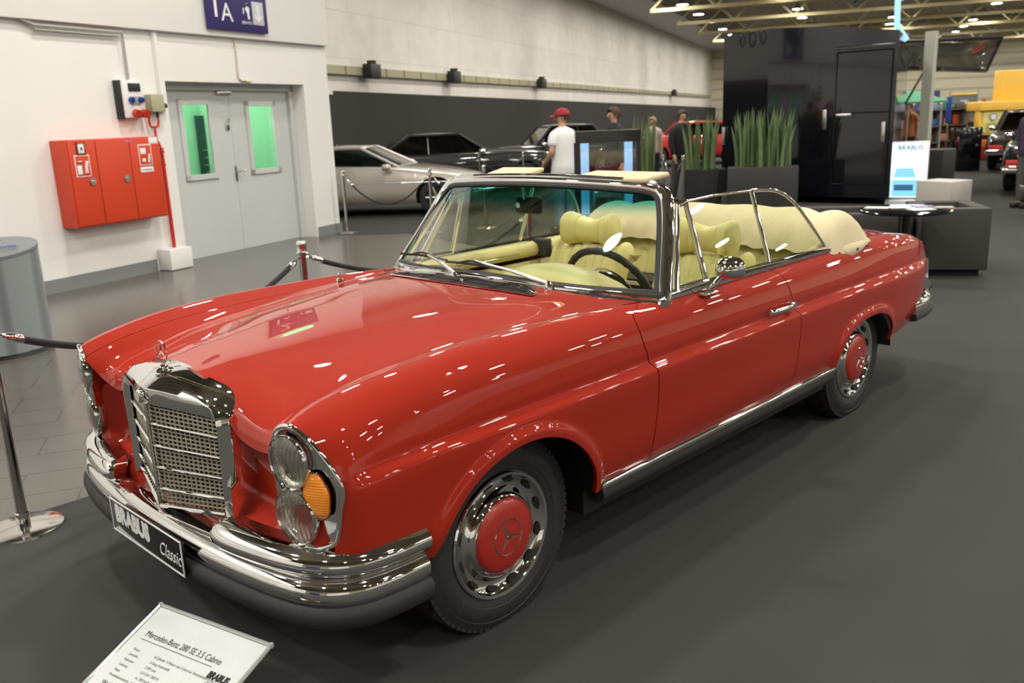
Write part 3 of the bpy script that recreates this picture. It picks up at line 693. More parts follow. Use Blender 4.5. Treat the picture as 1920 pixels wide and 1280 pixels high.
# nose: panel between the lamps and the radiator, with the ledge down to the bumper
def noserow(z):
    r = []
    for y in np.linspace(-.84, .84, 57):
        a = abs(y)
        x = -.612-.075*max(0, min(1, (a-.56)/.08))**2+(.10*max(0, (a-.70)/.16)**2)
        k_ = max(0, min(1, (a-.50)/.08)); r.append((x, y, min(z, .80-.045*k_-.10*max(0, min(1, (a-.64)/.04)))))
    return r
rows = [noserow(z) for z in (.80, .72, .66, .60, .58)]
for dxx, z in ((.0, .57), (.012, .555), (.04, .540), (.08, .525), (.095, .51), (.10, .49), (.10, .46), (.09, .43), (.05, .40)):
    rows.append([(x-dxx*(1-.75*max(0, min(1, (abs(y)-.56)/.08))), y, z-.02*(1 if z < .55 else 0)) for x, y, z in noserow(z)])
MB().grid(rows).build('nose_panel', 'paint', car, ang=50)
# dark inner body: bulkhead, wheel houses, floor
b = MB().box((1.37, 0, .31), (1.94, 1.66, .10)).box((-.38, 0, .42), (.26, 1.0, .2)).box((3.45, 0, .36), (.7, 1.3, .2)).box((.0, 0, .5), (1.0, .9, .5)).box((2.7, 0, .5), (1.0, .9, .5)).box((.72, 0, .62), (.05, 1.66, .6))
b.build('underbody', 'blackplastic', car)
for A, xx in ((AF, .02), (AR, 2.69)):
    for sg in (-1, 1):
        rows = []
        for a in np.linspace(.05, math.pi-.05, 26):
            rr_ = (A[2]+.015); rows.append([(A[0]+rr_*math.cos(a), sg*y, A[1]+(A[3]+.02)*math.sin(a)) for y in (.885, .70, .50)])
        mb = MB().grid(rows); mb.build('wheel_house', 'blackplastic', car)
# sill trims
for sg in (-1, 1):
    b = MB(); rows = []
    for x in np.linspace(.435, 2.335, 12):
        rows.append([(x, sg*y, z) for y, z in ((.862, .392), (.885, .392), (.893, .384), (.893, .362), (.886, .356), (.862, .356))])
    MB().sweep([((x, 0, 0), (0, sg, 0), (0, 0, 1)) for x in np.linspace(.435, 2.335, 12)], [(.862, .392), (.885, .392), (.894, .384), (.894, .364), (.886, .357), (.862, .357)]).build('sill_trim', 'chrome', car, ang=50)
    MB().sweep([((x, 0, 0), (0, sg, 0), (0, 0, 1)) for x in (.445, 1.4, 2.325)], [(.84, .357), (.886, .357), (.890, .345), (.889, .325), (.878, .310), (.84, .300)]).build('sill_panel', 'rubber', car, ang=50)
# ---------------- wheels
def wheel(x, sg):
    w = empty('wheel', (x, sg*.727, .331)); w.parent = car
    def wp(mb, name, m, parent, **k): return mb.build(name, m, parent, **k)
    S = sg
    prof = [(.200, -.07), (.215, -.082), (.250, -.093), (.285, -.093), (.310, -.086), (.3265, -.078), (.3345, -.066), (.337, -.03), (.337, .03), (.3345, .066), (.3265, .078), (.310, .086), (.300, .0895), (.298, .087), (.285, .093), (.262, .0945), (.250, .093), (.248, .0905), (.235, .088), (.215, .080), (.200, .065)]
    t = wp(MB().lathe([(r, h*S) for r, h in prof], axis='Y', n=96), 'tyre', 'rubber', w, ang=28)
    b = MB()      # tread blocks on the shoulder
    for k in range(72):
        a = 2*math.pi*k/72
        for yy, rr_ in ((.068, .3275), (-.068, .3275)):
            c = (rr_*math.cos(a), yy*S, rr_*math.sin(a)); b.box(c, (.021, .022, .014), 0, 0, -a+math.pi/2)
    for k in range(7):
        a = 2*math.pi*(k+.3)/7; b.tube([(r_*math.cos(a), S*y_, r_*math.sin(a)) for r_, y_ in ((.235, .0880), (.262, .0945), (.285, .093), (.298, .0885))], .0012, n=5)
    for k in range(90):
        a = 2*math.pi*k/90
        for yy in (-.04, 0, .04): b.box((.336*math.cos(a), (yy+.006*(k % 2))*S, .336*math.sin(a)), (.016, .026, .008), 0, 0, -a+math.pi/2)
    b.build('tread', 'rubber', t)
    wp(MB().lathe([(.02, .0), (.19, .0), (.205, .06*S), (.207, .07*S)], axis='Y', n=48), 'rim', 'blackplastic', w)
    # trim ring with slots
    ring = [(.218, .079), (.221, .086), (.216, .092), (.206, .089), (.198, .078), (.180, .066), (.165, .064), (.156, .070), (.150, .080), (.143, .090), (.136, .094), (.130, .092)]
    wp(MB().lathe([(r, h*S) for r, h in ring], axis='Y', n=96), 'trim_ring', 'chrome', w, ang=35)
    rg = w.children[-1]
    for k in range(12):
        a0 = 2*math.pi*(k+.5)/12; pts = []
        for q in range(14):
            t_ = 2*math.pi*q/14; r = .186+.0085*math.sin(t_); a = a0+.125*math.cos(t_)
            pts.append((r*math.cos(a), (.0690+(r-.177)*.55)*S, r*math.sin(a)))
        MB().prism(pts, (0, .004*S, 0)).build('slot', 'black', rg)
    cap = wp(MB().lathe([(.0, .115), (.05, .114), (.09, .110), (.115, .104), (.128, .097), (.1315, .090)][::1] and [(r, h*S) for r, h in [(.0001, .1150), (.05, .1140), (.09, .1105), (.115, .1045), (.126, .098), (.1305, .090)]], axis='Y', n=72), 'hub_cap', 'hub_red', w, ang=50)
    wp(MB().lathe([(r, h*S) for r, h in [(.130, .090), (.1335, .0965), (.137, .092)]], axis='Y', n=72), 'cap_edge', 'chrome', cap)
    b = MB(); ry = .1155*S
    b.tube([(.062*math.cos(2*math.pi*k/48), (.1135)*S, .062*math.sin(2*math.pi*k/48)) for k in range(48)], .0022, n=6, closed=True)
    a0 = math.radians(112)
    for k in range(3):
        a = a0+2*math.pi*k/3; d = Vector((math.cos(a), 0, math.sin(a))); e_ = Vector((-math.sin(a), 0, math.cos(a)))
        q = [Vector((0, ry, 0)), e_*.008+d*.010+Vector((0, ry, 0)), d*.060+Vector((0, .1138*S, 0)), -e_*.008+d*.010+Vector((0, ry, 0)), d*.008+Vector((0, ry+.005*S, 0))]
        b.add(q, [(0, 1, 4), (1, 2, 4), (2, 3, 4), (3, 0, 4)])
    b.build('star_emblem', 'chrome', cap, ang=10)
    return w
for x in (0, 2.75):
    for sg in (-1, 1): wheel(x, sg)
# sidewall lettering on the near front tyre
# ---------------- radiator grille
gr = empty('radiator_grille', (-.70, 0, .5)); gr.parent = car
def gp(mb, name, m, **k):
    o = mb.build(name, m, None, **k); o.parent = gr; o.location = (.70, 0, -.5); return o
C0 = [(-.700, .305, .505), (-.700, .309, .65), (-.700, .314, .775), (-.702, .309, .808), (-.708, .285, .824), (-.745, .13, .829), (-.777, 0, .834)]
C1 = [(-.712, .318, .497), (-.712, .322, .65), (-.712, .327, .80), (-.714, .318, .845), (-.722, .285, .868), (-.757, .13, .873), (-.789, 0, .879)]
C1b = [(-.716, .328, .495), (-.716, .332, .65), (-.716, .337, .79), (-.714, .325, .845), (-.720, .280, .876), (-.754, .13, .886), (-.786, 0, .892)]
C2 = [(-.700, .344, .492), (-.698, .350, .65), (-.696, .353, .79), (-.692, .335, .858), (-.700, .280, .893), (-.715, .13, .912), (-.735, 0, .920)]
C3 = [(-.655, .348, .492), (-.655, .356, .65), (-.655, .360, .78), (-.650, .346, .855), (-.648, .285, .902), (-.648, .13, .933), (-.652, 0, .942)]
C4 = [(-.600, .342, .492), (-.600, .350, .65), (-.600, .354, .78), (-.600, .340, .845), (-.600, .28, .892), (-.620, .13, .925), (-.625, 0, .934)]
rows = []
for Cc in (C0, C1, C1b, C2, C3, C4):
    full = [(x, -y, z) for x, y, z in Cc]+[Cc[i] for i in range(len(Cc)-2, -1, -1)]
    rows.append(catmull(full, 6))
gp(MB().grid(rows), 'shell', 'chrome', ang=38)
def gpt(u, w):   # point on the grille face, u in -1..1 across, w 0..1 up
    a = abs(u); x = -.777+(.777-.702)*a; hw = .305+.008*w
    zb = .480+.030*a; zt = .834-.008*a
    return Vector((x, u*hw, zb+(zt-zb)*w))
b = MB()
for sgn in (-1, 1):
    for k in range(1, 15):
        u = sgn*k/14.6; b.tube([gpt(u, 0)+Vector((.012, 0, 0)), gpt(u, 1)+Vector((.012, 0, 0))], .0032, n=4)
    for k in range(1, 24):
        w = k/24; b.tube([gpt(0, w)+Vector((.012, 0, 0)), gpt(sgn, w)+Vector((.012, 0, 0))], .0030, n=4)
gp(b, 'mesh', 'beigemetal')
b = MB()
for k in (1, 2, 3, 4):
    w = 1-k*.212+.02
    b.tube([gpt(-1, w), gpt(0, w), gpt(1, w)], .0052, n=8)
gp(b, 'crossbar', 'chrome')
b = MB().tube([gpt(0, -.01)+Vector((-.002, 0, 0)), gpt(0, 1.0)+Vector((-.002, 0, 0))], .0065, n=8)
gp(b, 'centre_bar', 'satin')
b = MB().tube([gpt(-1, 0), gpt(0, 0), gpt(1, 0)], .009, n=8); gp(b, 'lower_edge', 'chrome')
gp(MB().prism([gpt(-1, 0)+Vector((.05, 0, 0)), gpt(0, 0)+Vector((.05, 0, 0)), gpt(0, 1)+Vector((.05, 0, 0)), gpt(-1, 1)+Vector((.05, 0, 0))], (.01, 0, 0)).prism([gpt(0, 0)+Vector((.05, 0, 0)), gpt(1, 0)+Vector((.05, 0, 0)), gpt(1, 1)+Vector((.05, 0, 0)), gpt(0, 1)+Vector((.05, 0, 0))], (.01, 0, 0)), 'core', 'black')
b = MB().lathe([(.0, -.012), (.018, -.011), (.0235, -.006), (.0245, 0)], (-.790, 0, .862), axis='X', n=32)
o = gp(b, 'badge', 'chrome')
b = MB().lathe([(.0, -.0135), (.016, -.0125)], (-.790, 0, .862), axis='X', n=32); q = b.build('badge_enamel', mat('badge_enamel', (.62, .60, .50), .3, noise=.2), o)
# star ornament on the radiator
orn = empty('star_ornament', (-.705, 0, .915)); orn.parent = car
b = MB().lathe([(.0, .035), (.010, .034), (.014, .028), (.020, .022), (.034, .018), (.036, .012), (.026, .004), (.022, -.006), (.024, -.012)], n=24)
for k in range(12):
    a = 2*math.pi*k/12; b.lathe([(0, .005), (.0045, .003), (.0055, -.002), (0, -.006)], (.029*math.cos(a), .029*math.sin(a), .0), n=8)
b.build('pedestal', 'chrome', orn, ang=30)
b = MB(); zc = .073
b.tube([(0, .0365*math.cos(2*math.pi*k/40), zc+.0365*math.sin(2*math.pi*k/40)) for k in range(40)], .0022, n=6, closed=True)
for k in range(3):
    a = math.pi/2+2*math.pi*k/3; d = Vector((0, math.cos(a), math.sin(a))); e_ = Vector((0, -math.sin(a), math.cos(a))); o_ = Vector((0, 0, zc))
    q = [o_, o_+e_*.004+d*.006, o_+d*.036, o_-e_*.004+d*.006, o_+d*.005+Vector((-.003, 0, 0)), o_+d*.005+Vector((.003, 0, 0))]
    b.add(q, [(0, 1, 4), (1, 2, 4), (2, 3, 4), (3, 0, 4), (1, 0, 5), (2, 1, 5), (3, 2, 5), (0, 3, 5)])
b.build('star', 'chrome', orn, ang=12)
# ---------------- headlamp units
def hx(y, z):
    a = abs(y); return -.716+.05*(.887-z)+1.05*max(0, a-.66)**1.7
def onhl(px, py, push=0.0):
    d = _ray(px, py); lo, hi = 1.0, 3.2
    g = lambda t: (Vector(CAM)+d*t)
    for _ in range(50):
        m = (lo+hi)/2; p = g(m)
        if p.x+push < hx(p.y, p.z): lo = m
        else: hi = m
    return g(hi)
outl = [onhl(*p) for p in ((516, 822), (520, 805), (533, 799), (549, 803), (590, 838), (640, 912), (638, 960), (632, 1012), (612, 1026), (590, 1027), (568, 1012), (543, 978), (527, 925), (517, 870))]
OUT = catmull([(p.x, -p.y, p.z) for p in outl], 5, True)
print('headlamp outline', [tuple(round(c, 3) for c in (p.x, -p.y, p.z)) for p in outl])
def lampc(px0, px1, py0, py1):
    c = onhl((px0+px1)/2, (py0+py1)/2); t = onhl((px0+px1)/2, py0); bt = onhl((px0+px1)/2, py1)
    return (-c.y, (t.z+bt.z)/2, abs(t.z-bt.z)/2)
LA = [lampc(511, 570, 815, 914), lampc(526, 585, 915, 1016)]
AMB = lampc(571, 614, 889, 970)
print('lamps', LA, AMB)
M['lensglass'] = mat('fluted_lens', (.9, .9, .86), .05, 0)
def lens_mat():
    m = bpy.data.materials.new('fluted_lamp_glass'); m.use_nodes = True; nt = m.node_tree; b = nt.nodes['Principled BSDF']
    b.inputs['Base Color'].default_value = (.92, .92, .88, 1); b.inputs['Transmission Weight'].default_value = 1; b.inputs['Roughness'].default_value = .03; b.inputs['IOR'].default_value = 1.15
    tc = nt.nodes.new('ShaderNodeTexCoord'); w = nt.nodes.new('ShaderNodeTexWave'); w.bands_direction = 'Y'; w.inputs['Scale'].default_value = 26; w.inputs['Distortion'].default_value = .6
    bp = nt.nodes.new('ShaderNodeBump'); bp.inputs['Strength'].default_value = .55; bp.inputs['Distance'].default_value = .004
    nt.links.new(tc.outputs['Object'], w.inputs[0]); nt.links.new(w.outputs['Fac'], bp.inputs['Height']); nt.links.new(bp.outputs['Normal'], b.inputs['Normal'])
    return m
M['lensglass'] = glassmat('fluted_lamp_glass', (.93, .93, .88), flute=True)
def amber_mat():
    m = bpy.data.materials.new('amber_indicator_lens'); m.use_nodes = True; nt = m.node_tree; b = nt.nodes['Principled BSDF']
    b.inputs['Base Color'].default_value = (.95, .30, .012, 1); b.inputs['Roughness'].default_value = .12; b.inputs['Coat Weight'].default_value = 1
    tc = nt.nodes.new('ShaderNodeTexCoord'); w = nt.nodes.new('ShaderNodeTexWave'); w.bands_direction = 'Z'; w.inputs['Scale'].default_value = 40
    bp = nt.nodes.new('ShaderNodeBump'); bp.inputs['Strength'].default_value = .3; bp.inputs['Distance'].default_value = .003
    nt.links.new(tc.outputs['Object'], w.inputs[0]); nt.links.new(w.outputs['Fac'], bp.inputs['Height']); nt.links.new(bp.outputs['Normal'], b.inputs['Normal'])
    return m
M['amber'] = amber_mat(); M['lampsilver'] = mat('lamp_reflector_silver', (.93, .92, .88), .22, .75, bump=.5, bscale=60)
def hl_unit(sg):
    u = empty('headlamp_unit', (-.69, sg*.75, .7)); u.parent = car
    def hp(mb, name, m, parent=None, **k):
        o = mb.build(name, m, None, **k); o.parent = parent or u
        if parent is None: o.location = (.69, -sg*.75, -.7)
        return o
    G = [Vector((p[0], p[1]*sg, p[2])) for p in OUT]; n = len(G)
    cen = sum(G, Vector())/n
    rim = MB().tube(G, .0085, n=10, closed=True); hp(rim, 'bezel', 'chrome')
    # red housing behind the bezel
    rows = [[p+(p-cen)*k+Vector((dx, 0, 0)) for p in G+[G[0]]] for k, dx in ((.0, .004), (-.005, .012), (-.01, .10))]
    hp(MB().grid(rows), 'housing', 'paint', ang=50)
    # back plate, dished
    rows = []
    for f in (1.0, .9, .8, .6, .4, .2, .02):
        r = []
        for p in G+[G[0]]:
            q = cen+(p-cen)*f; q = Vector((hx(q.y, q.z)+(.006 if f == 1 else .014), q.y, q.z)); r.append(q)
        rows.append(r)
    hp(MB().grid(rows), 'back_plate', 'chrome', ang=30)
    yaw = -sg*.16
    for (ly, lz, lr_) in LA:
        R_ = lr_-.006; c = Vector((hx(ly, lz)+.006, ly*sg, lz))
        ax = Vector((-1, sg*.20, -.03)).normalized(); uu = Vector((0, 0, 1)); ww = ax.cross(uu).normalized(); uu = ww.cross(ax)
        wid = .86
        def ringp(r, h): return [c+uu*(r*math.sin(a))+ww*(r*wid*math.cos(a))+ax*h for a in np.linspace(0, 2*math.pi, 41)]
        o = hp(MB().grid([ringp(R_, .012), ringp(R_+.004, .016), ringp(R_+.008, .010), ringp(R_+.009, -.004)]), 'lamp_ring', 'chrome', ang=60)
        hp(MB().grid([ringp(R_*f, -.005-.045*(1-f*f)) for f in (1, .9, .75, .55, .35, .15, .01)]), 'reflector', 'chrome', o_p(o), ang=60) if False else None
        q = MB().grid([ringp(R_*f, .000-.045*(1-f*f)) for f in (1, .9, .75, .55, .35, .15, .01)]).build('reflector', 'lampsilver', o, ang=60)
        q = MB().grid([ringp(R_*f, .014+.014*(1-f*f)) for f in (1, .9, .75, .55, .35, .15, .01)]+[ringp(R_*f, .010+.014*(1-f*f)) for f in (.01, .15, .35, .55, .75, .9, 1)]).build('lens', 'lensglass', o, ang=60)
        q = MB().lathe([(0, 0), (.009, .004), (.010, .02), (0, .03)], c+ax*-.03, n=12).build('bulb', 'whiteplastic', o)
    ly, lz, lh = AMB; c = Vector((hx(ly, lz)+.004, ly*sg, lz))
    tx = Vector((hx(ly+.02, lz)-hx(ly-.02, lz), sg*.04, 0)).normalized(); nx = tx.cross(Vector((0, 0, 1))).normalized()
    if nx.x > 0: nx = -nx
    pts = [(-.9, .35), (-.55, .85), (0, 1.0), (.5, .85), (.95, .3), (1.0, -.15), (.8, -.8), (.35, -1.0), (-.15, -.95), (-.6, -.55), (-.95, -.1)]
    sh = catmull([(a*.042, bb*lh, 0) for a, bb in pts], 4, True)
    rows = [[c+tx*(p.x*f)+Vector((0, 0, p.y*f))+nx*h for p in sh+[sh[0]]] for f, h in ((1.0, 0), (1.0, .006), (.93, .011), (.7, .015), (.4, .017), (.01, .018))]
    o = hp(MB().grid(rows), 'indicator_lens', 'amber', ang=50); 
    rows = [[c+tx*(p.x*f)+Vector((0, 0, p.y*f))+nx*h for p in sh+[sh[0]]] for f, h in ((1.0, .003), (1.04, .007), (1.07, .002))]
    hp(MB().grid(rows), 'indicator_rim', 'chrome', ang=50)
    return u
for sg in (-1, 1): hl_unit(sg)
# ---------------- front bumper
def fullpath(h):  return [(x, -y) for x, y in h[::-1] if y > 0]+[(x, y) for x, y in h]
def blade(path, sec, name, m, parent, n=6, taper=None, ang=40):
    P = catmull([(x, y, 0) for x, y in path], n); fr = []
    N = len(P)
    for i, p in enumerate(P):
        t = (P[min(i+1, N-1)]-P[max(i-1, 0)]).normalized(); out = Vector((t.y, -t.x, 0))
        fr.append((p, out, Vector((0, 0, 1))))
    sc = sec
    return MB().sweep(fr, sc).build(name, m, parent, ang=ang)
fb = empty('front_bumper', (0, 0, 0)); fb.parent = car
LOWP = [(-.400, .908), (-.50, .905), (-.60, .888), (-.675, .845), (-.722, .78), (-.755, .68), (-.785, .50), (-.803, .30), (-.810, .12), (-.812, 0)]
full = LOWP+[(x, -y) for x, y in LOWP[:-1][::-1]]
blade(full, [(-.105, .456), (-.045, .462), (-.012, .456), (.004, .444), (.013, .425), (.012, .402), (.002, .386), (-.03, .380), (-.10, .380)], 'lower_blade', 'chrome', fb)
blade(full, [(-.02, .388), (.012, .386), (.024, .372), (.027, .352), (.022, .330), (.008, .316), (-.02, .310), (-.05, .312)], 'rubber_strip', 'rubber', fb)
UPP = [(-.390, .910), (-.50, .905), (-.595, .885), (-.665, .845), (-.715, .775), (-.750, .68), (-.778, .55), (-.792, .45), (-.790, .39), (-.775, .365)]
for sg in (-1, 1):
    pth = [(x, y*sg) for x, y in UPP]
    if sg > 0: pth = pth[::-1]
    else: pth = pth
    if sg < 0: pth = pth[::1]
    P = catmull([(x, y, 0) for x, y in pth], 6); N = len(P); fr = []
    for i, p in enumerate(P):
        t = (P[min(i+1, N-1)]-P[max(i-1, 0)]).normalized(); o_ = Vector((-t.y, t.x, 0))
        if o_.dot(Vector((p.x, p.y, 0))-Vector((-.2, .4*sg, 0))) < 0: o_ = -o_
        fr.append((p, o_, Vector((0, 0, 1))))
    MB().sweep(fr, [(-.095, .535), (-.05, .540), (-.022, .536), (-.002, .525), (.012, .505), (.012, .487), (.002, .470), (-.015, .462), (-.06, .460)]).build('upper_blade', 'chrome', fb)
# number plate
pb = MB().rbox((-.842, -.012, .4025), (.010, .53, .118), .004)
pl_ = pb.build('number_plate', 'gloss_black', car)
b = MB()
for (yy, zz, dy, dz_) in ((-.012, .4600, .53, .005), (-.012, .3450, .53, .005), (.2505, .4025, .005, .118), (-.2745, .4025, .005, .118)): b.rbox((-.8475, yy, zz), (.004, dy, dz_), .001)
b.build('plate_edge', 'whiteplastic', pl_)
text('lettering', 'BRABUS', .082, 'signwhite', pl_, (-.8475, .085, .413), (0, -1, 0), (0, 0, 1), bold=.0045, sx=.90, ext=.0008)
text('script_lettering', 'Classic', .068, 'signwhite', pl_, (-.8475, -.185, .393), (0, -1, 0), (0, 0, 1), shear=.45, sx=.80, ext=.0006)
MB().box((-.825, -.012, .40), (.03, .40, .06)).build('plate_bracket', 'blackplastic', car)
# ---------------- windscreen
def half2full(h): return [(x, -y, z) for x, y, z in h[::-1] if y > 1e-6]+[(x, y, z) for x, y, z in h]
base_h = [(xbase(y), y, 1.010-.042*(y/.815)**1.6) for y in (0, .2, .4, .58, .70, .785)]
top_h = [(1.095+.055*(y/.6)**2, y, 1.402-.022*(y/.6)**2) for y in (0, .2, .4, .52, .575)]
pil = [(.925, .812, .968), (.965, .79, 1.03), (1.03, .752, 1.13), (1.09, .715, 1.23), (1.130, .684, 1.305), (1.148, .662, 1.342), (1.154, .630, 1.368)]
loop_half = base_h+pil+top_h[::-1]
LOOP = catmull([(x, y, z) for x, y, z in loop_half[:-1]]+[(x, -y, z) for x, y, z in loop_half[::-1][:-1]], 5, True)
ws = empty('windscreen', (.9, 0, 1.0)); ws.parent = car
def wsp(mb, name, m, **k):
    o = mb.build(name, m, None, **k); o.parent = ws; o.location = (-.9, 0, -1.0); return o
cenw = Vector((.95, 0, 1.2))
nrm = Vector((-.66, 0, .75))
def frame_sweep(P, sec):
    fr = []; N = len(P)
    for i, p in enumerate(P):
        t = (P[(i+1) % N]-P[i-1]).normalized(); side = abs(p.y)/.8
        nn = (Vector((-.66, 0, .75))+Vector((0, math.copysign(.75*max(0, (abs(p.y)-.5)/.3), p.y), -.25*max(0, (abs(p.y)-.5)/.3)))).normalized()
        nn = (nn-t*nn.dot(t)).normalized(); o_ = t.cross(nn).normalized()
        if o_.dot(p-cenw) < 0: o_ = -o_
        fr.append((p, o_, nn))
    return MB().sweep(fr, sec, closed=True)
wsp(frame_sweep(LOOP, [(-.022, .004), (-.018, .012), (-.009, .017), (.0, .018), (.006, .013), (.010, .018), (.019, .019), (.028, .013), (.034, .0), (.031, -.016), (.0, -.026), (-.018, -.012)]), 'frame', 'chrome', ang=35)
wsp(frame_sweep(LOOP, [(-.040, .002), (-.034, .007), (-.018, .007), (-.016, -.010), (-.038, -.012)]), 'gasket', 'rubber', ang=35)
bc = catmull(half2full(base_h+[(.915, .80, .972)]), 4); tcv = catmull(half2full(top_h+[(1.158, .632, 1.36)]), 4)
def samp(c, t):
    f = t*(len(c)-1); i = min(int(f), len(c)-2); return c[i].lerp(c[i+1], f-i)
rows = []
for v in np.linspace(0, 1, 12):
    r = []
    for u in np.linspace(0, 1, 40):
        a, b2 = samp(bc, u), samp(tcv, u); q = a.lerp(b2, v); q += Vector((-.66, 0, .75))*(.012*math.sin(math.pi*v)); r.append(q)
    rows.append(r)
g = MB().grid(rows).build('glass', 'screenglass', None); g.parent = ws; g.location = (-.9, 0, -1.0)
wsp(MB().rbox((.925, -.665, 1.022), (.002, .06, .028), .001, ry=R(-48)), 'sticker', 'signwhite')
# header lining and sun visors
b = MB().tube(catmull(half2full([(x+.03, y*.97, z-.012) for x, y, z in top_h]), 5), .022, flat=(1, .8)); wsp(b, 'header_lining', 'leather')
o = MB().rbox((1.215, -.385, 1.412), (.17, .42, .024), .012, rz=R(-4), n=4, ry=R(-6)).build('sun_visor', 'canvas', car)
o = MB().rbox((1.205, .235, 1.422), (.15, .26, .022), .011, rz=R(3), n=4, ry=R(-10)).build('sun_visor', 'canvas', car)
# interior mirror
im = empty('interior_mirror', (1.18, .12, 1.275)); im.parent = car
MB().rbox((0, 0, 0), (.035, .160, .080), .018, n=4, ry=R(8)).build('housing', 'blackplastic', im)
MB().tube([(-.01, .02, .03), (-.03, .01, .07), (-.045, 0, .118)], .007).lathe([(.0, .0), (.014, 0), (.014, .02), (0, .02)], (-.02, .055, .0), axis='X', n=14).build('stalk', 'chrome', im)
# ---------------- scuttle vent, wipers, washer jets, aerial
cv = empty('scuttle_vent', (.55, 0, 1.0)); cv.parent = car
def vpt(y, f): # f 0 front edge .. 1 rear edge
    xr = xbase(y)-.035; w = .085*(1-max(0, (abs(y)-.36)/.12)**2*.9) if abs(y) > .36 else .085
    x = xr-w*(1-f); return Vector((x, y, 1.0135-.028*(abs(y)/.7)**2-.02*max(0, .5-x)*.3+.001))
def topz(x, y):
    # height of the bonnet surface at x, |y|
    lo, hi = 9.03, 13.0
    for _ in range(20):
        m = (lo+hi)/2
        if B.at(x, m)[1] > abs(y): lo = m
        else: hi = m
    return B.at(x, hi)[2]
def vpt(y, f, h=.0):
    w = .145*math.sqrt(max(0.004, 1-(abs(y)/.44)**2.6)); x = .545+.035*(abs(y)/.44)**2+w*f*(1-.0*abs(y)); return Vector((x, y, topz(x, y)+h))
ys = np.linspace(-.438, .438, 44)
b = MB().grid([[vpt(y, f, .003) for y in ys] for f in (0, .5, 1)]); o = b.build('duct', 'black', None); o.parent = cv; o.location = (-.55, 0, -1)
b = MB(); 
b.tube([vpt(y, 0, .006) for y in ys], .0035, n=6).tube([vpt(y, 1, .006) for y in ys], .0045, n=6)
for f in (.36, .68): b.tube([vpt(y, f, .008) for y in ys[1:-1]], .0028, n=6)
for y in (-.22, 0, .22): b.tube([vpt(y, 0, .008), vpt(y, 1, .008)], .0035, n=6)
o = b.build('grille_bar', 'chrome', None); o.parent = cv; o.location = (-.55, 0, -1)
def wiper(y0, y1, ylen):
    w = empty('wiper', (xbase(y0)-.02, y0, 1.005)); w.parent = car
    p0 = Vector((0, 0, .006)); d = (y1-y0)
    tip = Vector((xbase(y1)+.05-(xbase(y0)-.02), d, .055))
    MB().lathe([(.0, .03), (.011, .028), (.016, .015), (.018, -.008)], n=16).build('pivot', 'chrome', w)
    MB().tube(catmull([p0+Vector((0, 0, .014)), p0.lerp(tip, .5)+Vector((0, 0, .018)), tip+Vector((0, 0, .012))], 6), [.008]*6+[.006]*7, n=8).build('arm', 'satin', w)
    bl = MB(); a = tip+Vector((-.005, -ylen*.5*math.copysign(1, d)*-1, -.004)); a = tip+Vector((-.01, ylen*.5, -.002)); c2 = tip+Vector((-.015, -ylen*.5, -.006))
    bl.tube(catmull([a, (a+c2)/2+Vector((0, 0, .006)), c2], 5), .006, n=6).tube(catmull([a.lerp(c2, .2), (a+c2)/2+Vector((0, 0, .02)), a.lerp(c2, .8)], 5), .005, n=6)
    bl.build('blade', 'blackplastic', w)
wiper(-.40, .06, .36); wiper(.12, .46, .34)
MB().lathe([(.0, .02), (.008, .018), (.010, .0)], (.60, -.02, topz(.60, .02)), n=14).build('washer_jet', 'chrome', car)
b = MB().lathe([(0, .034), (.005, .032), (.006, .024), (.011, .022), (.011, .016), (.006, .014), (.007, .008), (.017, .006), (.019, -.004)], (.48, .70, .972), n=18); b.build('aerial_base', 'chrome', car)
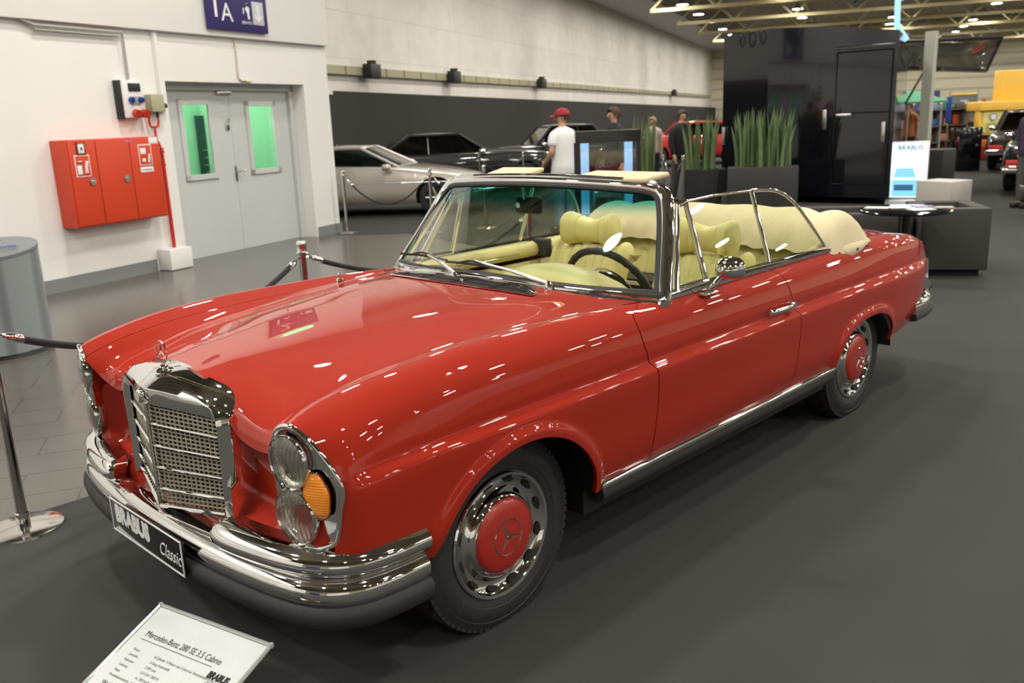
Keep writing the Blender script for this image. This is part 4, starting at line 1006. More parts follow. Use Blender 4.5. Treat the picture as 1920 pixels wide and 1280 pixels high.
# ---------------- side glass and its chrome frames, belt trims, handles, mirror
def yt(z): return .795-(z-.965)*.335
def V(x, z, sg, o=0): return Vector((x, sg*(yt(z)+o), z))
for sg in (-1, 1):
    d = doors[sg]
    top = [(1.205, 1.300), (1.27, 1.311), (1.50, 1.318), (1.82, 1.312)]
    q = [(1.82, 1.312), (1.97, 1.302), (2.07, 1.284), (2.15, 1.248), (2.22, 1.190), (2.29, 1.105), (2.36, 1.01), (2.39, .965)]
    b = MB().tube([V(1.045, .972, sg), V(1.12, 1.13, sg), V(1.205, 1.300, sg)], .015).tube([V(1.205, 1.300, sg), V(1.275, 1.311, sg)], .014).tube([V(1.275, 1.311, sg), V(1.272, .975, sg)], .0135, flat=(1.2, .9)).tube([V(1.05, .986, sg), V(1.27, .986, sg)], .016)
    b.build('quarter_light_frame', 'chrome', d)
    MB().poly([V(1.05, .972, sg), V(1.205, 1.300, sg), V(1.275, 1.311, sg), V(1.272, .972, sg)]).build('quarter_light_glass', 'glass', d)
    MB().tube([V(x, z, sg) for x, z in top[1:]], .006).tube([V(1.805, .965, sg), V(1.82, 1.312, sg)], .010).build('window_channel', 'chrome', d)
    MB().poly([V(1.272, .965, sg)]+[V(x, z, sg) for x, z in top[1:]]+[V(1.805, .965, sg)]).build('window_glass', 'glass', d)
    cq = catmull([V(x, z, sg) for x, z in q], 4)
    rq = MB().tube(cq, .0085).build('window_channel', 'chrome', car)
    MB().poly([V(1.815, .965, sg)]+cq).build('rear_window_glass', 'glass', car)
    # belt trim
    bt = [( .95, .966), (1.3, .968), (1.8, .970), (2.2, .970), (2.42, .968)]
    b = MB().sweep([((x, 0, z), (0, sg, 0), (0, 0, 1)) for x, z in bt], [(.768, .012), (.782, .024), (.798, .022), (.812, .010), (.814, -.004), (.806, -.012), (.768, -.014)]); b.build('belt_trim', 'chrome', car, ang=35)
    # door handle
    hy = .889
    h = MB().sweep([((x, sg*(hy+o_), .800-.02*(x-1.62)), (0, sg*r, 0), (0, 0, r2)) for x, o_, r, r2 in ((1.615, .002, .010, .010), (1.635, .016, .012, .014), (1.68, .022, .010, .013), (1.76, .022, .010, .012), (1.81, .02, .012, .014), (1.835, .004, .010, .010))], [(math.cos(a), math.sin(a)) for a in np.linspace(0, 2*math.pi, 13)[:-1]])
    h.lathe([(0, .02*sg), (.016, .018*sg), (.019, 0), (.019, -.02*sg)], (1.845, sg*hy, .797), axis='Y', n=18)
    h.build('door_handle', 'chrome', d)
# outside mirror on the left door
mr = MB(); sg = -1
b = MB().rbox((1.205, -.838, .953), (.10, .045, .012), .006, n=3).tube(catmull([(1.205, -.842, .958), (1.205, -.862, .985), (1.235, -.878, 1.015)], 6), [.014, .013, .012, .012, .012, .012, .012, .012, .011, .011, .011, .011, .011], n=12)
mo = b.build('mirror_foot', 'chrome', doors[-1])
rows = []
mc = Vector((1.29, -.888, 1.043)); 
for f, h in ((0.02, -.072), (.3, -.069), (.55, -.058), (.78, -.038), (.93, -.012), (1.0, .016)):
    rows.append([mc+Vector((h, .062*f*math.copysign(abs(math.cos(a))**.8, math.cos(a)), (.050 if math.sin(a) > 0 else .044)*f*math.copysign(abs(math.sin(a))**.8, math.sin(a)))) for a in np.linspace(0, 2*math.pi, 37)])
mo2 = MB().grid(rows).build('mirror_housing', 'chrome', doors[-1], ang=60)
MB().grid([rows[-1], [mc+(p-mc)*.02+Vector((.014, 0, 0)) for p in rows[-1]]]).build('mirror_glass', 'blackplastic', doors[-1])
# ---------------- cockpit
M['leather_pleat'] = M['leather']
tub = MB().box((1.6, 0, .40), (1.7, 1.5, .04)); tub.build('floor_carpet_mat', mat('tan_carpet', (.30, .24, .12), .95, noise=.2), car)
for sg in (-1, 1):
    rows = []
    for x in np.linspace(.78, 2.33, 12): rows.append([(x, sg*y, z) for y, z in ((.735, .40), (.735, .60), (.742, .78), (.742, .87))])
    MB().grid(rows).build('side_lining', 'leather', car, solid=.02, soff=0)
    # padded top roll
    P = [(x, sg*(.745 if x < 2.2 else .742), .935) for x in np.linspace(.93, 2.48, 10)]
    MB().tube(P, .042, n=14, flat=(1, 1)).build('door_pad', 'leather', car)
    MB().tube([(x, sg*.700, .925) for x in (1.0, 1.7)], .005).build('pad_strip', 'chrome', car)
    MB().rbox((1.72, sg*.70, .80), (.12, .03, .035), .01).build('door_lever', 'chrome', car)
# seat belt clip on the far door pad
MB().rbox((1.90, .70, .945), (.06, .10, .10), .01).build('belt_anchor', 'rubber', car)
# dashboard
rows = []
for y in np.linspace(-.74, .74, 30):
    xb = xbase(y)+.02; bulge = 0
    rows.append([(xb, y, .962), (xb+.06, y, .972), (1.0, y, .962), (1.06, y, .93), (1.075, y, .88), (1.06, y, .70), (1.0, y, .66)])
MB().grid(rows).build('dashboard', 'leather', car, solid=.01)
# instrument hood in front of the driver
rows = []
for t in np.linspace(0, 1, 22):
    y = .07-.60*t; e_ = math.sin(math.pi*min(1, max(0, t)))**.45
    rows.append([(xx, y, .955+(hh)*e_) for xx, hh in ((.78, .0), (.82, .048), (.88, .088), (.95, .103), (1.02, .095), (1.07, .060), (1.085, .0))])
MB().grid(rows).build('instrument_hood', 'leather', car, ang=70)
b = MB()
b.prism([(1.116, -.56+.0*k, .0) for k in (0,)]*0 or [(1.095, -.36, 1.015), (1.095, -.42, 1.012), (1.095, -.50, .98), (1.095, -.555, .92), (1.095, -.47, .90), (1.095, -.40, .93)], (.012, 0, 0))
b.build('instrument_panel', 'gloss_black', car)
# steering wheel
ax = Vector((math.cos(R(26)), 0, math.sin(R(26)))); up = Vector((-math.sin(R(26)), 0, math.cos(R(26)))); sw = Vector((0, 1, 0))
SWC = Vector((1.215, -.335, .895)); RW = .228
st = empty('steering_wheel', tuple(SWC)); st.parent = car
ring = [up*(RW*math.sin(a))+sw*(RW*math.cos(a)) for a in np.linspace(0, 2*math.pi, 65)[:-1]]
rs = [.0165+.0016*math.cos(k*2*math.pi/64*36) for k in range(64)]
MB().tube(ring, rs, n=12, closed=True).build('rim', mat('black_leather_rim', (.012, .011, .010), .4, bump=.1), st)
MB().tube([up*(.135*math.sin(a))+sw*(.135*math.cos(a))-ax*.005 for a in np.linspace(0, 2*math.pi, 49)[:-1]], .0045, n=8, closed=True).build('horn_ring', 'chrome', st)
b = MB()
for a in (0, math.pi): 
    e_ = up*math.sin(a)+sw*math.cos(a); b.tube([e_*.03-ax*.03, e_*.12-ax*.02, e_*RW], [.016, .011, .010], n=8)
b.build('spoke', 'chrome', st)
MB().cyl(-ax*.05, ax*.005, .045, .035).build('horn_pad', 'gloss_black', st)
MB().cyl(-ax*.05, -ax*.30, .025).build('column', 'blackplastic', st)
# ---- seats
def pleat_shell(w, pts, side, n=9, depth=.010, name='seat', y0=0.0):
    """w half width; pts front surface path (x,z) list; side = bolster width; returns grid rows"""
    P = catmull([(x, 0, z) for x, z in pts], 6); rows = []
    N = len(P)
    for i, p in enumerate(P):
        t = (P[min(i+1, N-1)]-P[max(i-1, 0)]).normalized(); nrm_ = Vector((-t.z, 0, t.x)); r = []
        f = i/(N-1); endf = math.sin(math.pi*min(1, max(0, f)))**.25
        for k in range(73):
            u = -1+2*k/72; a = abs(u); y = u*w
            h = 0
            if a < 1-side/w:
                ph = (u*w+w)/(2*(w-side))*n; h = -depth*abs(math.sin(math.pi*ph))**-1 if False else depth*(abs(math.sin(math.pi*ph))**.5)-depth
            else:
                q = (a-(1-side/w))/(side/w); h = .028*math.sin(math.pi*min(1, q*1.0))**.7-.055*q**3
            r.append(Vector((p.x, y+y0, p.z))+nrm_*(h))
        rows.append(r)
    return rows
def seat(y0, xoff=0.0):
    s = empty('front_seat', (1.5+xoff, y0, .42)); s.parent = car
    O = Vector((-1.5-xoff, -y0, -.42))
    def sp(rows, name, thick, **k):
        mb = MB().grid([[p+O+Vector((xoff, 0, 0)) for p in r] for r in rows]); return mb.build(name, 'leather', s, solid=thick, ang=60, **k)
    # cushion: front edge to the rear
    sp(pleat_shell(.27, [(1.28, .50), (1.255, .58), (1.29, .645), (1.40, .665), (1.60, .64), (1.78, .60)], .07, 7, y0=y0), 'cushion', .10)
    sp(pleat_shell(.27, [(1.76, .60), (1.80, .72), (1.855, .86), (1.895, .945), (1.935, .978), (1.985, .965), (2.00, .90)], .075, 7, y0=y0), 'backrest', .06)
    # headrest, concave butterfly shape
    rows = []
    for u in np.linspace(-1, 1, 41):
        a = abs(u); e_ = math.sqrt(max(.0, 1-max(0, (a-.78)/.22)**2.2))*.96+.04; top = (.118+.085*min(a, .85)**1.5)*e_; wd = (.052+.040*a*a)*e_
        zc = 1.052; r = []
        for k in range(25):
            t = 2*math.pi*k/24; c_, s_ = math.cos(t), math.sin(t)
            r.append(Vector((1.955-.040*a**2+wd*math.copysign(abs(c_)**.8, c_), y0+u*.178, zc+(top*.52)*math.copysign(abs(s_)**.75, s_)+.014*a)))
        rows.append(r)
    n = len(rows[0]); mb = MB().grid([[p+O+Vector((xoff, 0, 0)) for p in r] for r in rows])
    for r in (rows[0], rows[-1]): mb.poly([p+O+Vector((xoff, 0, 0)) for p in r[:-1]])
    hr = mb.build('headrest', 'leather', s, ang=60)
    for sg_ in (-1, 1):
        q_ = int(20+sg_*9); MB().tube([(rows[q_][k2]+O+Vector((xoff, 0, 0))) for k2 in range(24)], .0035, n=5, closed=True).build('piping', 'leather', hr)
seat(.36); seat(-.37)
# rear bench
rb = empty('rear_seat', (2.2, 0, .45)); rb.parent = car
O = Vector((-2.2, 0, -.45))
MB().grid([[p+O for p in r] for r in pleat_shell(.62, [(2.36, .56), (2.40, .70), (2.45, .84), (2.48, .93), (2.52, .965), (2.58, .955)], .10, 18)]).build('backrest', 'leather', rb, solid=.05, ang=60)
MB().grid([[p+O for p in r] for r in pleat_shell(.62, [(2.02, .45), (2.0, .56), (2.05, .62), (2.2, .62), (2.38, .60)], .10, 18)]).build('cushion', 'leather', rb, solid=.05, ang=60)
# folded top under its cream cover
def cover_pt(t, u):
    """t -1..1 across (y), u 0..1 from front foot over the top to the rear foot"""
    a = abs(t)
    prof = [(2.44, .955), (2.46, 1.03), (2.52, 1.10), (2.63, 1.14), (2.75, 1.137), (2.86, 1.09), (2.93, 1.02), (2.95, .955)]
    prof2 = [(2.33, .95), (2.36, 1.03), (2.42, 1.10), (2.53, 1.14), (2.65, 1.14), (2.77, 1.09), (2.86, 1.02), (2.89, .95)]
    f = u*(len(prof)-1); i = min(int(f), len(prof)-2); g_ = f-i
    g_ = g_
    def cr(pr_):
        p0 = pr_[max(i-1, 0)]; p1 = pr_[i]; p2 = pr_[i+1]; p3 = pr_[min(i+2, len(pr_)-1)]
        return [0.5*((2*p1[k])+(p2[k]-p0[k])*g_+(2*p0[k]-5*p1[k]+4*p2[k]-p3[k])*g_*g_+(3*p1[k]-p0[k]-3*p2[k]+p3[k])*g_**3) for k in (0, 1)]
    A_, B_ = cr(prof), cr(prof2); w = a**1.5
    x = A_[0]*(1-w)+B_[0]*w; z = A_[1]*(1-w)+B_[1]*w
    lobe = 1-.10*math.exp(-((a-.72)/.07)**2)
    z = .955+(z-.955)*lobe
    if a > .80:
        k = (a-.80)/.20; sh = math.sqrt(max(0, 1-k**3.6)); z = .945+(z-.945)*sh; x = x+(2.62-x)*.15*k*k
    y = .83*math.sin(min(a, 1)*math.pi/2*.98)/math.sin(math.pi/2*.98) if False else .83*(a if a < .8 else .8+(a-.8)*.9)
    y = .825*(a**.92)
    fold = .010*math.sin(a*40+u*3)*math.exp(-((u-.12)/.15)**2)+.006*math.sin(t*17+u*9)
    return Vector((x+fold, math.copysign(y, t), z+fold*.6))
rows = [[cover_pt(t, u) for u in np.linspace(0, 1, 30)] for t in np.linspace(-1, 1, 81)]
tc_ = MB().grid(rows).build('top_cover', 'canvas', car, ang=80)
for sg in (-1, 1):
    fl_ = []
    for x, z in ((2.40, .965), (2.43, .975), (2.9, .975), (3.07, .965)): pass
    rows = []
    for x in np.linspace(2.37, 2.86, 16):
        k = (x-2.37)/.53; yb = .79+.035*math.sin(math.pi*k); zb = .940-.028*math.sin(math.pi*min(1, k*1.3))+.022*k
        rows.append([Vector((x, sg*(yb-.05), 1.0-.03*abs(k-.4))), Vector((x, sg*yb, .975)), Vector((x, sg*(yb+.02), zb))])
    o = MB().grid(rows).build('cover_skirt', 'canvas', tc_, solid=.004, soff=0, ang=80)
    for x in (2.46, 2.64, 2.82): MB().lathe([(0, .006*sg), (.008, .005*sg), (.009, 0)], (x, sg*(.79+.035*math.sin(math.pi*(x-2.37)/.53)+.017), .945), axis='Y', n=12).build('press_stud', 'chrome', o)
# rear bumper
rbp = empty('rear_bumper', (0, 0, 0)); rbp.parent = car
RP = [(3.42, .872), (3.60, .868), (3.78, .835), (3.90, .76), (3.955, .62), (3.985, .35), (3.99, 0)]
fullr = [(x, -y) for x, y in RP]+[(x, y) for x, y in RP[:-1][::-1]]
P = catmull([(x, y, 0) for x, y in fullr], 6); fr = []
for i, p in enumerate(P):
    t = (P[min(i+1, len(P)-1)]-P[max(i-1, 0)]).normalized(); o_ = Vector((t.y, -t.x, 0)); fr.append((p, o_, Vector((0, 0, 1))))
MB().sweep(fr, [(-.05, .535), (-.012, .532), (.004, .52), (.014, .50), (.014, .475), (.004, .455), (-.05, .45)]).build('blade', 'chrome', rbp)
MB().sweep(fr, [(-.02, .458), (.014, .456), (.022, .44), (.018, .418), (-.02, .410)]).build('rubber_strip', 'rubber', rbp)
RU = [(3.80, .80), (3.90, .735), (3.945, .62), (3.96, .45)]
for sg in (-1, 1):
    MB().tube(catmull([(x, sg*y, .575) for x, y in RU], 6), .034, n=14, flat=(1, .9)).build('upper_blade', 'chrome', rbp)
    # tail lamp and fin trim
    MB().rbox((3.875, sg*.63, .70), (.07, .20, .17), .03, n=4).build('tail_lamp', 'red_pl', car)
    MB().tube(catmull([(3.885, sg*.775, .52), (3.90, sg*.765, .62), (3.895, sg*.76, .72)], 5), .010).build('tail_trim', 'chrome', car)
# ================================================================== THINGS AROUND THE CAR
def depth_of(p): return (Vector(p)-Vector(CAM)).dot(CF)
def lift(px, py, g):
    """height of the photo point px,py if it stands above ground point g"""
    return (Vector(CAM)+_ray(px, py)*(math.hypot(g[0]-CAM[0], g[1]-CAM[1])/math.hypot(_ray(px, py).x, _ray(px, py).y)))
# ---- barrier posts and velvet ropes
def post():
    r = empty('barrier_post')
    MB().lathe([(0, .030), (.035, .029), (.08, .024), (.140, .016), (.158, .010), (.160, .0), (0, 0)][::1], n=56).build('base', 'steel', r, ang=50)
    MB().lathe([(0, .03), (.028, .03), (.028, .075), (.024, .078)], n=28).build('foot_collar', 'chrome', r)
    MB().cyl((0, 0, .06), (0, 0, .90), .0225, n=28).build('pole', 'steel', r)
    MB().lathe([(.0225, .895), (.040, .897), (.041, .905), (.030, .909), (.0285, .915), (.0295, .955), (.031, .970), (.024, .982), (0, .985)], n=32).build('cap', 'chrome', r, ang=40)
    return r
p0_ = post()
g1 = ground(47, 992); 
POSTS = [(g1.x, g1.y), (1.16, 2.08), (3.55, 2.35)]
PL = ['polished barrier post with a wide round base in the left foreground', 'polished barrier post standing behind the bonnet of the red convertible', 'barrier post seen through the windscreen of the red convertible']
far = [ground(652, 437), ground(812, 436), ground(902, 372), ground(984, 374), ground(1243, 400), ground(1280, 404), ground(912, 428)]
FL = ['slim barrier post beside the white wall corner and the silver coupe', 'slim barrier post in front of the silver coupe, by its front wheel', 'barrier post behind the red convertible screen beside the silver bonnet', 'barrier post in front of the black open classic car', 'thin barrier post between the plants in front of the red car', 'barrier post next to the low dark planter by the black tower', 'barrier post seen through the windscreen right of the silver coupe']
for i, (x, y) in enumerate(POSTS+[(g.x, g.y) for g in far]):
    o = p0_ if i == 0 else copy_tree(p0_)
    o.location = (x, y, .006 if (i > 2 or i == 2) else (.0 if y > 1.47 else .006)); tag(o, (PL+FL)[i], 'barrier post', 'barrier posts')
def rope(a, b_, sag, label, z=.875, t=.0175):
    A = Vector((a[0], a[1], z)); Bp = Vector((b_[0], b_[1], z)); d = (Bp-A).normalized(); A2 = A+d*.045; B2 = Bp-d*.045
    NN = max(12, int((Bp-A).length/.045)); pts = [A2.lerp(B2, k/NN)+Vector((0, 0, -sag*4*(k/NN)*(1-k/NN))) for k in range(NN+1)]
    r = empty('barrier_rope', (0, 0, 0)); r['label'] = label; r['category'] = 'rope'; r['group'] = 'barrier ropes'
    MB().tube(pts[2:-2], t, n=12).build('cord', 'velvet', r)
    for q, w in ((pts[:4], -1), (pts[::-1][:4], 1)):
        MB().tube([q[0].lerp(q[1], .3), q[1], q[2], q[2].lerp(q[3], .4)], [t*.4, t*1.1, t*1.18, t*1.12], n=14).tube([A if w < 0 else Bp, q[0], q[1]], .005, n=8).build('end_clasp', 'chrome', r)
rope(POSTS[0], POSTS[1], .24, 'black velvet rope sagging behind the front wing of the red convertible')
rope(POSTS[1], POSTS[2], .24, 'black velvet rope running behind the red convertible towards its windscreen')
rope((POSTS[0][0], POSTS[0][1]), (-3.1, .75), .2, 'black velvet rope leaving the foreground post towards the camera side')
rope((far[0].x, far[0].y), (far[1].x, far[1].y), .42, 'black rope hanging in a deep loop in front of the silver coupe door', t=.013)
rope((far[1].x, far[1].y), (far[6].x, far[6].y), .3, 'black rope in front of the silver coupe wheel', t=.013)
rope((far[2].x, far[2].y), (far[3].x, far[3].y), .3, 'black rope in front of the black classic coupe', t=.013)
rope((far[4].x, far[4].y), (far[5].x, far[5].y), .2, 'black rope between the two posts near the planters', t=.013)
# ---- litter bin
bn = empty('litter_bin', (.21, 5.06, 0), R(20), 'brushed steel litter bin with a slanted top by the white wall', 'litter bin')
M['brushed'] = wave_mat('brushed_steel', (.17, .19, .20), (.27, .30, .31), 1.1, (0, 0, R(30)), .35)
n_ = 56; rows = []
for z in (.035, .05, .40, .80):
    rows.append([(.36*math.cos(t), .30*math.sin(t), z if z < .8 else .83+.05*math.cos(t-R(40))) for t in np.linspace(0, 2*math.pi, n_+1)])
MB().grid(rows).build('shell', 'brushed', bn, ang=50)
rows = [[(.365*f*math.cos(t), .305*f*math.sin(t), .845+.05*f*math.cos(t-R(40))-.0*(1-f)) for t in np.linspace(0, 2*math.pi, n_+1)] for f in (1.0, .5, .02)]
rows = [[(x, y, z-.02) for x, y, z in rows[0]]]+rows
MB().grid(rows).build('lid', mat('grey_lid', (.22, .24, .26), .4, .3, noise=.1), bn, ang=50)
MB().lathe([(0, .04), (.30, .04), (.31, .0), (0, 0)], n=40).build('foot', 'blackplastic', bn)
text('lettering', 'PAPIER\nPAPER', .07, mat('blue_print', (.02, .08, .4), .5, noise=.1), bn, (.02, -.14, .856), (.94, -.34, .0), (.32, .9, .0), ext=.001)
# ---- price card on its stand
cardm = mat('white_card', (.90, .90, .94), .35, noise=.01)
TL = Vector((-1.003, -.46, .385)); TRt = Vector((-.907, -.865, .385)); X_ = (TRt-TL).normalized(); D_ = (Vector((-.973, -.231, 0))*math.cos(R(20))+Vector((0, 0, -1))*math.sin(R(20))).normalized(); D_ = (D_-X_*D_.dot(X_)).normalized(); N_ = D_.cross(X_).normalized()
if N_.z < 0: N_ = -N_
wd, ht = (TRt-TL).length, .30
def CP(u, v, h=0): return TL+X_*u+D_*v+N_*h
cs = empty('info_card_stand', (CP(wd/2, ht/2).x, CP(wd/2, ht/2).y, .006), 0, 'white information card in a clear frame in the lower left foreground', 'information stand')
def cpt(mb, name, m, **k): return inv(mb.build(name, m, None, **k), cs)
cpt(MB().prism([CP(0, 0, -.004), CP(wd, 0, -.004), CP(wd, ht, -.004), CP(0, ht, -.004)], N_*.004), 'card', cardm)
b = MB(); P_ = [CP(-.006, -.006, 0), CP(wd+.006, -.006, 0), CP(wd+.006, ht+.006, 0), CP(-.006, ht+.006, 0)]
b.tube([P_[0], P_[1]], .0055, n=8).tube([P_[1], P_[2]], .0055, n=8).tube([P_[2], P_[3]], .0055, n=8).tube([P_[3], P_[0]], .0055, n=8); 
for p in P_: b.lathe([(0, .008), (.006, .006), (.008, 0), (.006, -.006), (0, -.008)], p, n=12)
cpt(b, 'clear_frame', mat('acrylic_edge', (.70, .72, .72), .08, .6, noise=.1))
cpt(MB().prism([CP(-.004, -.004, .002), CP(wd+.004, -.004, .002), CP(wd+.004, ht+.004, .002), CP(-.004, ht+.004, .002)], N_*.002), 'cover_sheet', 'clearglass')
cpt(MB().tube([CP(wd/2, ht*.6, -.006), Vector((CP(wd/2, ht*.6).x, CP(wd/2, ht*.6).y, .02))], .014, n=16).lathe([(0, .02), (.12, .016), (.13, .006), (.13, .0), (0, 0)], (CP(wd/2, ht*.6).x, CP(wd/2, ht*.6).y, .006), n=40), 'pole', 'steel')
def ct(body, u, v, size, **k):
    o = text('print', body, size, k.pop('m', 'ink'), None, CP(u, v, .0006), X_, -D_, align='LEFT', ext=.0002, **k); return inv(o, cs)
ct('Mercedes-Benz 280 SE 3.5 Cabrio', .035, .083, .0265, sx=.80)
cpt(MB().prism([CP(.033, .101, .0003), CP(.31, .101, .0003), CP(.31, .1025, .0003), CP(.033, .1025, .0003)], N_*.0004), 'rule', 'ink')
ct('BRABUS', .318, .122, .026, bold=.0016, sx=.78); ct('Classic', .322, .148, .024, shear=.5, sx=.72, m='grey')
for i, (a, b2) in enumerate((('', ''), ('Motor', '8-Zylinder V-Motor mit D-Jetronic Benzineinspritzung'), ('Getriebe', '3-Gang Automatik'), ('Hubraum', '3.499 ccm'), ('Leistung', '147 kW / 200 PS'), ('Vmax', 'ca. 200 km/h'), ('Produktionsdatum', 'Juli 1971'))):
    if a: ct(a, .04, .117+.0165*i, .0115, m='grey', sx=.9)
    if b2: ct(b2, .125, .117+.0165*i, .0115, m='grey', sx=.9)
ct('Werksausstattung:', .04, .240, .016, m='ink'); ct('Klimaanlage\nLederausstattung', .04, .262, .0115, m='grey')
# ================================================================== LOUNGE, PLANTS, TOWER
M['sofa'] = mat('charcoal_upholstery', (.045, .042, .038), .75, noise=.1, bump=.1, bscale=150)
M['planter'] = mat('dark_stone_planter', (.040, .040, .041), .55, noise=.3, nscale=12, bump=.15, bscale=40)
def sofa(A, Bp, C_, h, label, arm=.14, name='armchair', seat_h=.38):
    A, Bp, C_ = Vector(A), Vector(Bp), Vector(C_); e1 = (Bp-A); L1 = e1.length; e1.normalize(); L2 = (C_-Bp).dot((C_-Bp).normalized()); e2 = Vector((-e1.y, e1.x, 0)) if Vector((-e1.y, e1.x, 0)).dot(C_-Bp) > 0 else Vector((e1.y, -e1.x, 0))
    r = empty(name, tuple(A+e1*L1/2+e2*L2/2), math.atan2(e1.y, e1.x), label, 'sofa')
    s2 = 1
    MB().rbox((0, -L2/2+arm/2, .04+h/2), (L1, arm, h-.06), .015).build('outer_panel', 'sofa', r)
    MB().rbox((0, L2/2-arm/2, .04+h/2), (L1, arm, h-.06), .015).build('outer_panel', 'sofa', r)
    MB().rbox((-L1/2+arm/2, 0, .04+h/2), (arm, L2-2*arm-.004, h-.06), .015).build('armrest', 'sofa', r)
    MB().rbox((L1/2-arm/2, 0, .04+h/2), (arm, L2-2*arm-.004, h-.06), .015).build('armrest', 'sofa', r)
    MB().rbox((0, 0, seat_h/2+.05), (L1-2*arm-.01, L2-2*arm-.01, seat_h-.06), .03).build('seat_cushion', 'sofa', r)
    MB().box((0, 0, .035), (L1-.12, L2-.12, .06)).build('base', 'black', r)
    return r
hA = ground(1742, 520); hB = ground(1850, 520); hC = ground(1868, 497)
e1 = (hB-hA).normalized(); e2 = Vector((-e1.y, e1.x, 0)); e2 = e2 if e2.x > 0 else -e2
A0 = hB-e1*.62
sofa(A0, hB, hB+e2*.85, .66, 'dark grey square armchair standing behind the tail of the red convertible')
B1 = A0+e2*.22-e1*.03; A1 = B1-e1*1.5
sofa(A1, B1, B1+e2*.8, .60, 'dark grey lounge sofa behind the cream folded top of the red convertible', name='sofa')
tb = empty('lounge_table', (ground(1697, 425).x, ground(1697, 425).y, 0), 0, 'round glossy black lounge table with leaflets between the dark sofas', 'table')
tp = ground(1697, 392, .72); tb.location = (tp.x, tp.y, .006)
MB().lathe([(0, .72), (.40, .72), (.415, .708), (.40, .69), (0, .69)], n=56).build('table_top', 'gloss_black', tb, ang=50)
MB().cyl((0, 0, .03), (0, 0, .69), .05).build('column', 'gloss_black', tb)
MB().lathe([(0, .03), (.26, .02), (.28, 0), (0, 0)], n=40).build('foot', 'gloss_black', tb)
random.seed(5)
for i, (dx, dy, c) in enumerate(((-.1, .22, 0), (.0, .03, 0), (.14, -.10, 1), (-.10, -.18, 0), (.14, -.27, 2))):
    o = MB().rbox((tp.x+dx, tp.y+dy, .7355), (.15, .21, .006), .001, rz=random.uniform(-1, 1)).build('leaflet', ['signwhite', 'cyan_pr', 'grey'][c] if c != 1 else mat('violet_print', (.35, .3, .6), .4, noise=.3))
    tag(o, 'leaflet lying on the round black lounge table', 'leaflet', 'leaflets on the lounge table')
lampst = MB().cyl((0, 0, 0), (0, 0, .55), .022).cyl((0, 0, .55), (-.03, 0, .56), .06)
# planters
M['leaf'] = mat('sword_leaf_green', (.085, .14, .055), .5, noise=.4, nscale=8, ncol=(.16, .22, .09))
def planter(g, w, d, h, label, plabel, nl, lh, rz, kind='box', spread=.85, top=None):
    z0 = .006
    if kind == 'box':
        b = MB().rbox((0, 0, h/2), (w, d, h), .01)
    else: b = MB().lathe([(0, 0), (w*.40, 0), (w*.5, h), (w*.45, h), (w*.43, h-.04), (0, h-.04)], n=8)
    o = b.build('planter', 'planter'); o.location = (g.x, g.y, z0); o.rotation_euler = (0, 0, rz); tag(o, label, 'planter')
    pl = empty('sword_plant', (g.x, g.y, z0+h), rz, plabel, 'plant')
    for k in range(nl):
        bx = random.uniform(-w/2, w/2)*spread*.9; by = random.uniform(-d/2, d/2)*.7
        if kind != 'box' and math.hypot(bx, by) > w*.38: bx *= .5; by *= .5
        H = lh*random.uniform(.68, 1.0); lean = (random.uniform(-.10, .10)+bx*.12, random.uniform(-.08, .08)); a = random.uniform(0, math.pi); wd_ = random.uniform(.026, .040)
        ux, uy = math.cos(a), math.sin(a); rows = []
        for q in range(7):
            t = q/6; ww = wd_*(1.0-.15*t if t < .7 else (1-t)/.3*.85+.02); cx = bx+lean[0]*t*t; cy = by+lean[1]*t*t; tw = a+.5*t
            ux, uy = math.cos(tw), math.sin(tw)
            rows.append([(cx-ux*ww, cy-uy*ww, t*H), (cx+uy*ww*.35, cy-ux*ww*.35, t*H), (cx+ux*ww, cy+uy*ww, t*H), (cx-uy*ww*.15, cy+ux*ww*.15, t*H), (cx-ux*ww, cy-uy*ww, t*H)])
        MB().grid(rows).build('leaf', 'leaf', pl, ang=70)
random.seed(11)
gp1 = ground(1428, 392); planter(gp1, 1.16, .42, .72, 'long dark planter in front of the black tower', 'wide row of tall green sword leaves in the long planter before the black tower', 70, 1.0, R(-62))
gp2 = ground(1318, 386); planter(gp2, .80, .60, .66, 'dark angular planter left of the long planter', 'green sword leaves in the angular planter beside the walking man', 44, 1.02, R(-60), 'oct')
gp3 = ground(1206, 398); planter(gp3, .52, .5, .5, 'small dark planter behind the sun visors of the red convertible', 'dense green sword leaves right of the black display case', 34, 1.24, R(-60), 'oct')
# ---- black exhibition tower
T0, T1, T2, T3 = ground(1352, 372), ground(1433, 378), ground(1545, 382), ground(1666, 385)
hT = [lift(1352, 68, T0).z, lift(1433, 54, T1).z, lift(1545, 50, T2).z, lift(1670, 57, T3).z]
print('DBG tower', hT)
tw = empty('exhibition_trailer', (T1.x, T1.y, 0), 0, 'tall glossy black exhibition trailer standing behind the plants', 'trailer')
back = Vector((2.2, .6, 0)); H_ = 3.45
def tpt(mb, name, m, **k): return inv(mb.build(name, m, None, **k), tw)
fp = [T0, T1, T2, T3, T3+back*1.6+Vector((0, .2, 0)), T0+back*1.6]
def topz_(i): return (hT+[hT[3], hT[0]])[i]
n = 6; vs = [Vector((p.x, p.y, .12)) for p in fp]+[Vector((p.x, p.y, topz_(i))) for i, p in enumerate(fp)]
tpt(MB().add(vs, [tuple(range(n-1, -1, -1)), tuple(range(n, 2*n))]+[(i, (i+1) % n, n+(i+1) % n, n+i) for i in range(n)]), 'body', 'gloss_black', ang=15)
def facept(P, Q, u, z, o=.012):
    d = (Q-P); nn = Vector((d.y, -d.x, 0)).normalized()
    if nn.dot(Vector(CAM)-P) < 0: nn = -nn
    return P+d*u+nn*o+Vector((0, 0, z))
